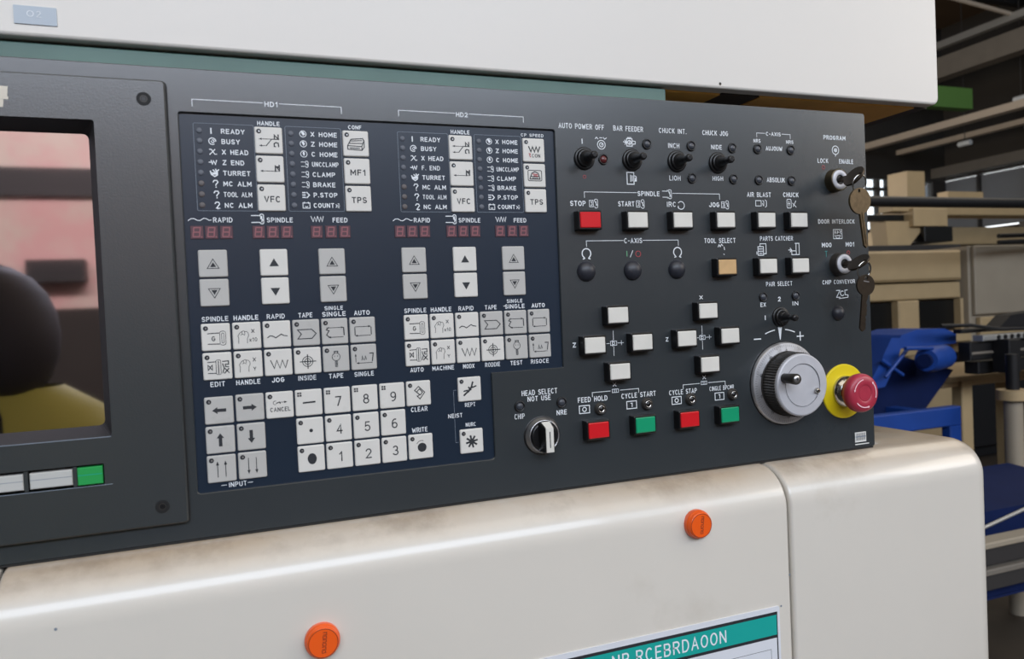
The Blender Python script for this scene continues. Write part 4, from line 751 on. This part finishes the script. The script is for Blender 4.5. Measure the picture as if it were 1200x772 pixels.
# head selector ----------------------------------------------------------------
X0, Z0 = .2695, 1.2825
s = put('selector_switch', (lambda q: q)(MB().m(M_steel).rev([(.0138, -.0062), (.0146, -.0068), (.0153, -.006), (.0158, -.003), (.0168, -.0022), (.0172, 0)], seg=40, cap0=False).m(M_black).rev([(.0172, -.0004), (.0182, -.0003), (.0184, 0)], seg=40, cap0=False)), CP, (X0, 0, Z0), label='round black selector switch with a chrome ring and white pointer')
q = MB().m(M_black); q.rev([(.0118, -.0072), (.0132, -.0066), (.0139, -.004)], seg=36); g = rrect(-.0048, .0048, -.0134, .0094, .001, 3)
q.loft([(o_inset(g, .0006), -.0185), (g, -.0178), (rrect(-.0062, .0062, -.0138, .0136, .001, 3), -.007)], True, False); put('grip', q, s, (X0, 0, Z0))
q = MB().m(M_lens_w); q.loft([(rrect(-.0036, .0036, -.0130, .0092, .0004, 2), -.0192), (rrect(-.0040, .0040, -.0133, .0094, .0004, 2), -.0180)], True, False)
q.add([(-.0036, -.0191, .0092), (.0036, -.0191, .0092), (.0042, -.0095, .0138), (-.0042, -.0095, .0138)], [(0, 1, 2, 3)]); q.m(M_ink).line([(0, -.0085), (0, .0055)], .0010, -.01925)
put('pointer', q, s, (X0, 0, Z0))
# handwheel --------------------------------------------------------------------
X0, Z0 = .5518, 1.3101; o = (X0, 0, Z0)
hw = put('handwheel', MB().m(M_black).rev([(.0445, -.0008), (.0448, 0)], seg=64), CP, o, label='large silver handwheel with a black knurled rim and crank knob')
q = MB().m(M_satin); q.rev([(.0330, -.0052), (.0426, -.0040)], seg=96, cap0=False, smooth=False); q.rev([(.0426, -.0040), (.0434, -.0032), (.0438, -.0008)], seg=80, cap0=False); put('dial', q, hw, o)
q = MB().m(M_ink)
for k in range(100):
    a = math.radians(90-k*3.6); r0 = .0412; l = .0048 if k % 10 == 0 else (.0032 if k % 5 == 0 else .0022); rr0 = r0-l
    f_ = lambda r: -.0052+(r-.0335)/.008*.001-.0001
    c, sn = math.cos(a), math.sin(a); wd = .00012; q.add([(r0*c+sn*wd, f_(r0), r0*sn-c*wd), (rr0*c+sn*wd, f_(rr0), rr0*sn-c*wd), (rr0*c-sn*wd, f_(rr0), rr0*sn+c*wd), (r0*c-sn*wd, f_(r0), r0*sn+c*wd)], [(0, 1, 2, 3), (3, 2, 1, 0)])
for k in range(10):
    a = 90-k*36; ca, sa = math.cos(math.radians(a-90)), math.sin(math.radians(a-90)); g_ = MB().m(M_ink); g_.text(str(k*10), 0, .0352, .0018 if k == 0 else .0036, .0026, -.0054)
    q.add([(p[0]*ca-p[2]*sa, -.0054, p[0]*sa+p[2]*ca) for p in g_.v], g_.f)
put('dial_marks', q, hw, o)
q = MB().m(M_knurl); seg = 144; n_ = [(.0338 if i % 2 else .0329) for i in range(seg)]
ring = lambda k, y: ([(n_[i]*k*math.cos(2*PI*i/seg), n_[i]*k*math.sin(2*PI*i/seg)) for i in range(seg)], y)
q.loft([ring(.97, -.0238), ring(1, -.0228), ring(1, -.0075), ring(.97, -.006)], True, False); q.rev([(.0345, -.0068), (.0345, -.005)], seg=64); put('knurled_rim', q, hw, o)
q = MB().m(M_face); q.rev([(.0222, -.0276), (.0308, -.0274)], seg=96, cap0=False, smooth=False); q.rev([(.0308, -.0274), (.0321, -.0268), (.0326, -.0256), (.0325, -.0225)], seg=80, cap0=False); q.rev([(.0222, -.0271), (.0223, -.0276)], seg=64, smooth=False); put('face_plate', q, hw, o)
q = MB().m(M_ink); q.line(circ(0, 0, .0221, 64), .0004, -.02795, True); put('face_groove', q, hw, o)
kx, kz = X0-.0228, Z0+.0088
q = MB().m(M_knurl); q.rev([(.0052, -.0455), (.0056, -.0448), (.0054, -.038), (.0050, -.030), (.0050, -.0272)], seg=24); put('crank_knob', q, hw, (kx, 0, kz))
q = MB().m(M_steel); q.rev([(.0018, -.0462), (.0036, -.0459), (.004, -.0454)], seg=18); q.m(M_ink).poly(circ(0, 0, .0012, 6), -.0463); put('knob_screw', q, hw, (kx, 0, kz))
q = MB().m(M_chrome); q.rev([(.0008, -.0312), (.0022, -.0306), (.003, -.029), (.003, -.0272)], seg=16); q.m(M_black).poly(circ(-.0012, .0004, .0012, 8), -.0313); put('set_screw', q, hw, (X0+.0178, 0, Z0-.007))
# emergency stop ---------------------------------------------------------------
X0, Z0 = .6325, 1.2951; o = (X0, 0, Z0)
es = put('emergency_stop', MB().m(M_yel).rev([(.0290, -.0018), (.0298, -.0014), (.0300, 0)], seg=64), CP, o, label='red mushroom emergency stop button on a yellow disc')
q = MB().m(M_chrome); q.rev([(.0135, -.0118), (.0150, -.0116), (.0152, -.0092), (.0164, -.0088), (.0166, -.006), (.0172, -.0055), (.0172, -.0016)], seg=48); put('collar', q, es, o)
q = MB().m(M_black); q.rev([(.0118, -.0175), (.0122, -.011)], seg=36); put('neck', q, es, o)
q = MB().m(M_mush); q.rev([(.0085, -.0302), (.0092, -.0307), (.0135, -.0305), (.0176, -.0298), (.0197, -.0284), (.0208, -.0258), (.0210, -.0225), (.0200, -.0185), (.0180, -.0168), (.010, -.016)], seg=56, cap0=False); q.rev([(.0082, -.0304), (.0086, -.0299)], seg=40); put('mushroom_head', q, es, o)
q = MB().m(M_mushl)
for a in (100, 220, 340):
    q.line(circ(0, 0, .0150, 12, a, a+62), .0012, -.03065); b = math.radians(a+66); q.poly([(.0137*math.cos(b-.06), .0137*math.sin(b-.06)), (.0166*math.cos(b-.06), .0166*math.sin(b-.06)), (.0150*math.cos(b+.1), .0150*math.sin(b+.1))], -.0307)
put('printed_arrows', q, es, o)
# key locks -----------------------------------------------------------------------
def lock(x, z, m_, label):
    o = (x, 0, z); l = put('key_lock', MB().m(m_).rev([(.0104, -.0090), (.0112, -.0096), (.0121, -.0086), (.0122, -.001), (.0128, 0)], seg=44, cap0=False), CP, o, label=label)
    q = MB().m(M_face); q.rev([(.0052, -.0094), (.0060, -.0100), (.0098, -.0100), (.0106, -.0092), (.0106, -.007)], seg=40, cap0=False); q.m(M_black).rev([(.0054, -.0085), (.0054, -.007)], seg=24); put('lock_face', q, l, o)
lock(.6285, 1.5262, M_brass, 'bronze key lock under LOCK and ENABLE'); lock(.6310, 1.4350, M_knurl, 'black key lock under M00 and M01')
# stickers
t = put('barcode_sticker', MB().m(M_sticker).box(.6465, .6625, -.0003, 0, 1.2365, 1.2475), CP, (0, 0, 0))
q = MB().m(M_ink); [q.line([(.648+k*.00115, 1.2385), (.648+k*.00115, 1.2462)], .0003+(k % 3)*.00015, -.0004) for k in range(12)]; q.m(M_line).line([(.6475, 1.2425), (.6615, 1.2425)], .0012, -.00045); put('bars', q, t)
put('white_strip', MB().m(M_sticker).box(.6465, .6665, -.0003, 0, 1.2335, 1.2346), CP)

# ================================================================== MONITOR
MO = empty('monitor', (-.248, -.003, 1.2453), 'grey screen unit with glossy pink tinted glass at the left edge', 'monitor')
bo = rrect(-.4605, -.0358, 1.2453, 1.5898, .003, 4); so = rrect(-.410, -.0860, 1.3186, 1.5572, .002, 3); si = rrect(-.4033, -.0927, 1.3253, 1.5505, .004, 3)
q = MB().m(M_bezel); slot = rrect(-.3985, -.0925, 1.2822, 1.2985, .0008, 2)
bi_ = o_inset(bo, .0012); q.plate(bi_, [so[::-1], slot[::-1]], -.0055, -.0005); q.loft([(bi_, -.0055), (bo, -.0043), (bo, .0)], False, False)
put('bezel', q, MO, base=(-.248, -.0055, 1.2453))
q = MB().m(M_gasket_shade); q.plate(o_inset(bo, -.0011), [bi_[::-1]], -.0003, 0); put('bezel_gasket', q, MO, base=(-.248, 0, 1.2453))
q = MB().m(mat('recess_black', (20, 19, 19), .65)); n = len(so); q.add([(p[0], -.0053, p[1]) for p in so]+[(p[0], .0135, p[1]) for p in si], [(i, n+i, n+(i+1) % n, (i+1) % n) for i in range(n)]); put('screen_recess', q, MO, base=(-.248, 0, 1.32))
q = MB().m(M_screen); q.poly(o_inset(si, -.004), .0136); put('screen_glass', q, MO, base=(-.248, .0136, 1.32))
q = MB().m(M_black); q.plate(slot, [], .002, .003); put('softkey_slot', q, MO, base=(-.25, .002, 1.29))
q = MB().m(M_softw); q.box(-.0137, .0137, -.0072, .003, -.0058, .0058, .0006); q.m(M_line).line([(-.0135, .0008), (.0135, .0008)], .0004, -.00725); SK = q.mesh('soft_key')
for k in range(8): put('soft_key', SK, MO, (-.1272-k*.0315, .0, 1.2905))
q = MB().m(M_softg); q.box(-.0084, .0084, -.0075, .003, -.0066, .0066, .0006); q.m(M_sign_t).line([(-.008, .001), (.008, .001)], .0004, -.00755); put('soft_key', q, MO, (-.1018, .0, 1.2903), label='green end soft key')
q = MB().m(M_bezel); q.box(-.0013, .0013, -.0060, .002, -.0075, .0075); DV = q.mesh('divider')
for k in range(8): put('divider', DV, MO, (-.1119-k*.0315 if k else -.1119, .0, 1.2904))
q = MB().m(M_line); q.line([(-.4, 1.2822), (-.0875, 1.2822)], .0005, -.0056); put('slot_edge', q, MO, base=(-.25, -.0056, 1.2822))
q = MB().m(M_line); q.line([(-.409, 1.3183), (-.0868, 1.3183)], .0006, -.00555); put('recess_highlight', q, MO, base=(-.25, -.0056, 1.3183))  # painted highlight along the lower bevel of the recess
q = MB().m(M_hole); q.rev([(.0052, -.0056), (.0052, .0)], seg=28, cap0=False); q.rev([(.0052, -.00565), (.0040, -.0057)][::1], seg=28, cap0=False); q.poly(circ(0, 0, .0051, 24), -.00562); q.m(M_knurl).line(circ(0, 0, .0024, 16), .0006, -.0058, True); q.m(M_black).poly(circ(0, 0, .0018, 6), -.0058); SC = q.mesh('screw')
for x, z in ((-.0512, 1.5748), (-.0540, 1.2603), (-.4448, 1.5748), (-.4448, 1.2603)): put('screw', SC, MO, (x, 0, z))
q = MB().m(M_cream); q.poly([(-.19, 1.5790), (-.1400, 1.5787), (-.1406, 1.5712), (-.19, 1.5712)], -.0057); q.poly([(-.19, 1.5712), (-.1398, 1.5712), (-.1402, 1.5692), (-.19, 1.5690)], -.0057); q.poly([(-.19, 1.5691), (-.1430, 1.5691), (-.1436, 1.5635), (-.19, 1.5635)], -.0057); put('torn_sticker', q, MO, base=(-.165, -.0057, 1.5635))

# ================================================================== KEYS IN THE LOCKS
def bow(r, holez, hr, m_, wx=1., blade=.03, bw_=.0032, teeth=1, th=.0011):
    """flat key in local XZ, bow centred on the origin, blade pointing down"""
    q = MB().m(m_); out = []
    a0 = math.asin(min(.9, bw_/(r*wx)))
    for i in range(29):
        a = -PI/2+a0+(2*PI-2*a0)*i/28; out.append((r*wx*math.cos(a), r*math.sin(a)))
    zb = -r-blade; left = [(-bw_, -r-.002), (-bw_, zb+.003), (0, zb)]; rt = []
    for k in range(6):
        z = zb+.003+k*(blade-.008)/6; rt += [(bw_, z), (bw_-.0011*(1+(k*7) % 3)/2 if teeth else bw_, z+(blade-.008)/12)]
    rt.append((bw_, -r-.002)); outl = out+left+rt
    h = circ(0, holez, hr, 14)
    q.plate(outl, [h[::-1]], -th, th); return q
def keytop(name, q, loc, rot, label):
    o = put(name, q, None, loc, label=label, cat='key', rot=rot); return o
# inserted keys: blade axis along +Y (into the lock)
for lx, lz, m_, lb, a in ((.6285, 1.5262, M_keydark, 'bronze key inserted in the upper key lock', 52), (.6310, 1.4350, M_keydark, 'blackened key inserted in the lower key lock', 40)):
    q = bow(.0118, .0076, .0024, m_, 1.05, .011, .0030, 0); q.v = [(x, -z, y) for x, y, z in q.v]      # turn: local up -> -Y
    ca, sa = math.cos(math.radians(a)), math.sin(math.radians(a)); q.v = [(x*ca-z*sa, y, x*sa+z*ca) for x, y, z in q.v]
    q.f = q.f; o = put('key', q, None, (lx, -.0285, lz), label=lb, cat='key')
def kring(lx, lz, label, yy=-.0343, a=52, R=.0088):
    ca, sa = math.cos(math.radians(a)), math.sin(math.radians(a))
    c = (lx+.0012, yy, lz-.0085); q = MB().m(M_chrome); q.tube([(R*math.cos(t*PI/16), -.002*math.sin(t*PI/16), R*math.sin(t*PI/16)) for t in range(32)], .0009, 8, True)
    return put('key_ring', q, None, c, label=label, cat='ring'), c
r1, c1 = kring(.6285, 1.5262, 'chrome split ring holding the bronze hanging key'); r2, c2 = kring(.6310, 1.4350, 'chrome split ring holding the blackened hanging key')
q = bow(.0138, .0108, .002, M_keymetal, 1.22, .036, .0032, 1); q.m(M_keymetal).box(-.0007, .0007, -.0016, -.001, -.046, -.012)
keytop('key', q, (c1[0]-.0010, c1[1]-.0005, c1[2]-.0186), (0, math.radians(-9), math.radians(8)), 'bronze key hanging from the ring at the upper lock')
q = bow(.0112, .0078, .0022, M_keydark, .98, .038, .0034, 1); q.m(M_steel).line([(-.003, .0040), (.003, .0036)], .0012, -.00125)
keytop('key', q, (c2[0]+.0006, c2[1]-.0005, c2[2]-.0160), (0, math.radians(7), math.radians(-6)), 'blackened key hanging from the ring at the lower lock')

# ================================================================== the photographer (seen as a reflection in the screen)
def skin(name, verts, edges, radii, m_, parent, sub=2, label=None):
    me = bpy.data.meshes.new(name); me.from_pydata(verts, edges, []); o = bpy.data.objects.new(name, me); C.objects.link(o); WL[o.name] = Vector((0, 0, 0))
    o.parent = parent; o.location = -WL[parent.name]
    md = o.modifiers.new('skin', 'SKIN'); md.use_smooth_shade = True
    for i, r in enumerate(radii): me.skin_vertices[0].data[i].radius = r if isinstance(r, tuple) else (r, r); me.skin_vertices[0].data[i].use_root = (i == 0)
    me.materials.append(m_); o.modifiers.new('sub', 'SUBSURF').levels = sub; o.modifiers['sub'].render_levels = sub; return o
px, py = -.405, -.93
T = empty('person', (px, py, 0), 'person in dark clothes and a yellow vest, reflected in the screen', 'person')
V = [(px, py, .80), (px, py, .95), (px, py, 1.10), (px, py, 1.20), (px, py, 1.27), (px, py+.01, 1.33), (px, py+.03, 1.40), (px, py+.03, 1.47),
     (px+.15, py, 1.19), (px+.20, py, .95), (px+.21, py+.08, .73), (px-.15, py, 1.19), (px-.20, py, .95), (px-.21, py+.08, .73),
     (px+.09, py, .72), (px+.10, py+.02, .42), (px+.10, py, .08), (px+.11, py+.12, .04), (px-.09, py, .72), (px-.10, py+.02, .42), (px-.10, py, .08), (px-.11, py+.12, .04)]
Ed = [(0, 1), (1, 2), (2, 3), (3, 4), (4, 5), (5, 6), (6, 7), (3, 8), (8, 9), (9, 10), (3, 11), (11, 12), (12, 13), (0, 14), (14, 15), (15, 16), (16, 17), (0, 18), (18, 19), (19, 20), (20, 21)]
Rr = [(.15, .1), (.14, .095), (.16, .105), (.14, .1), .07, .055, (.075, .09), (.07, .085), .065, .048, .036, .065, .048, .036, .085, .06, .045, .04, .085, .06, .045, .04]
skin('body', V, Ed, Rr, M_cloth, T)
def turn(vs, a=math.radians(100)): return [(px+(x-px)*math.cos(a)-(y-py-.03)*math.sin(a), py+.03+(x-px)*math.sin(a)+(y-py-.03)*math.cos(a), z) for x, y, z in vs]
rings = []
for i in range(11):
    a = PI*i/10; rings.append((max(.004, .102*math.sin(a)**.85), .128*math.cos(a)))
vs = []; fs = []
for i, (r, z) in enumerate(rings):
    for k in range(24): t_ = 2*PI*k/24; vs.append((px+r*math.cos(t_), py+.02+r*1.1*math.sin(t_), 1.405+z+.012*math.sin(t_)))
for i in range(10):
    for k in range(24): fs.append((i*24+k, (i+1)*24+k, (i+1)*24+(k+1) % 24, i*24+(k+1) % 24))
q = MB().m(M_hair); q.add(turn(vs), fs, True); put('hood', q, T, base=(px, py, 1.32))
q = MB().m(M_skin); v2 = [(px+(x-px)*.76, py+.052+(y-py-.02)*.92, 1.425+(z-1.43)*.82) for x, y, z in vs]; q.add(v2, fs, True)
fy = py+.052+.102
q.tube([(px, fy, 1.44), (px, fy+.022, 1.41), (px, fy+.006, 1.402)], .010, 8, rr=[.006, .012, .009])
q.m(M_hair); [q.tube([(px+s_*.044, fy-.006, 1.448), (px+s_*.02, fy+.002, 1.448)], .005, 8) for s_ in (-1, 1)]; q.m(M_mush).tube([(px-.022, fy-.004, 1.378), (px, fy+.002, 1.376), (px+.022, fy-.004, 1.378)], .005, 8)
q.v = turn(q.v); put('face', q, T, base=(px, py, 1.35))
for s_ in (-1, 1):
    hx, hy, hz = px+s_*.212, py+.085, .72
    vv = [(hx, hy, hz), (hx, hy+.01, hz-.07)]; ee = [(0, 1)]; rr_ = [.03, (.036, .02)]
    for k, (dx_, ln_) in enumerate(((-.028, .07), (-.010, .08), (.010, .075), (.027, .06))):
        n1 = len(vv); vv += [(hx+dx_, hy+.012, hz-.095), (hx+dx_, hy+.02, hz-.095-ln_*.5), (hx+dx_*.9, hy+.012, hz-.095-ln_)]; ee += [(1, n1), (n1, n1+1), (n1+1, n1+2)]; rr_ += [.010, .009, .008]
    n1 = len(vv); vv += [(hx-s_*.035, hy+.02, hz-.05), (hx-s_*.05, hy+.03, hz-.09)]; ee += [(0, n1), (n1, n1+1)]; rr_ += [.012, .009]
    skin('hand', vv, ee, rr_, M_skin, T, 1)
for side in (0, 1):      # open vest: two separate front halves joined over the shoulders
    q = MB().m(M_vest); rg = []
    for z, rx_, ry_ in ((.82, .175, .125), (1.0, .17, .122), (1.12, .19, .13), (1.2, .205, .125), (1.255, .185, .108), (1.30, .115, .088)):
        rg.append([(px+rx_*math.cos(t_), py+ry_*math.sin(t_), z) for t_ in [(-1.5+2.85*k/16 if side == 0 else PI+1.5-2.85*k/16) for k in range(17)]])
    vs = [p for r in rg for p in r]; fs = [(i*17+k, i*17+k+1, (i+1)*17+k+1, (i+1)*17+k) for i in range(5) for k in range(16)]
    q.add(vs, fs, True); put('safety_vest_panel', q, T, base=(px, py, .82))
# dark switch box on the wall behind, seen as a blurred patch in the screen
sbox('switch_box', -1.8, -1.3, -8.0, -7.8, 1.88, 2.1, M_beamd, None, label='dark switch box on the cream wall behind the operator, reflected in the screen', cat='box')
# small paint chips
for x, z in ((.5165, 1.122), (.5045, 1.0925), (-.1235, 1.1905)):
    q = MB().m(M_line); q.poly(circ(0, 0, .0011, 7), -.0002); put('paint_chip', q, cm, (x, YF-.0001, z))
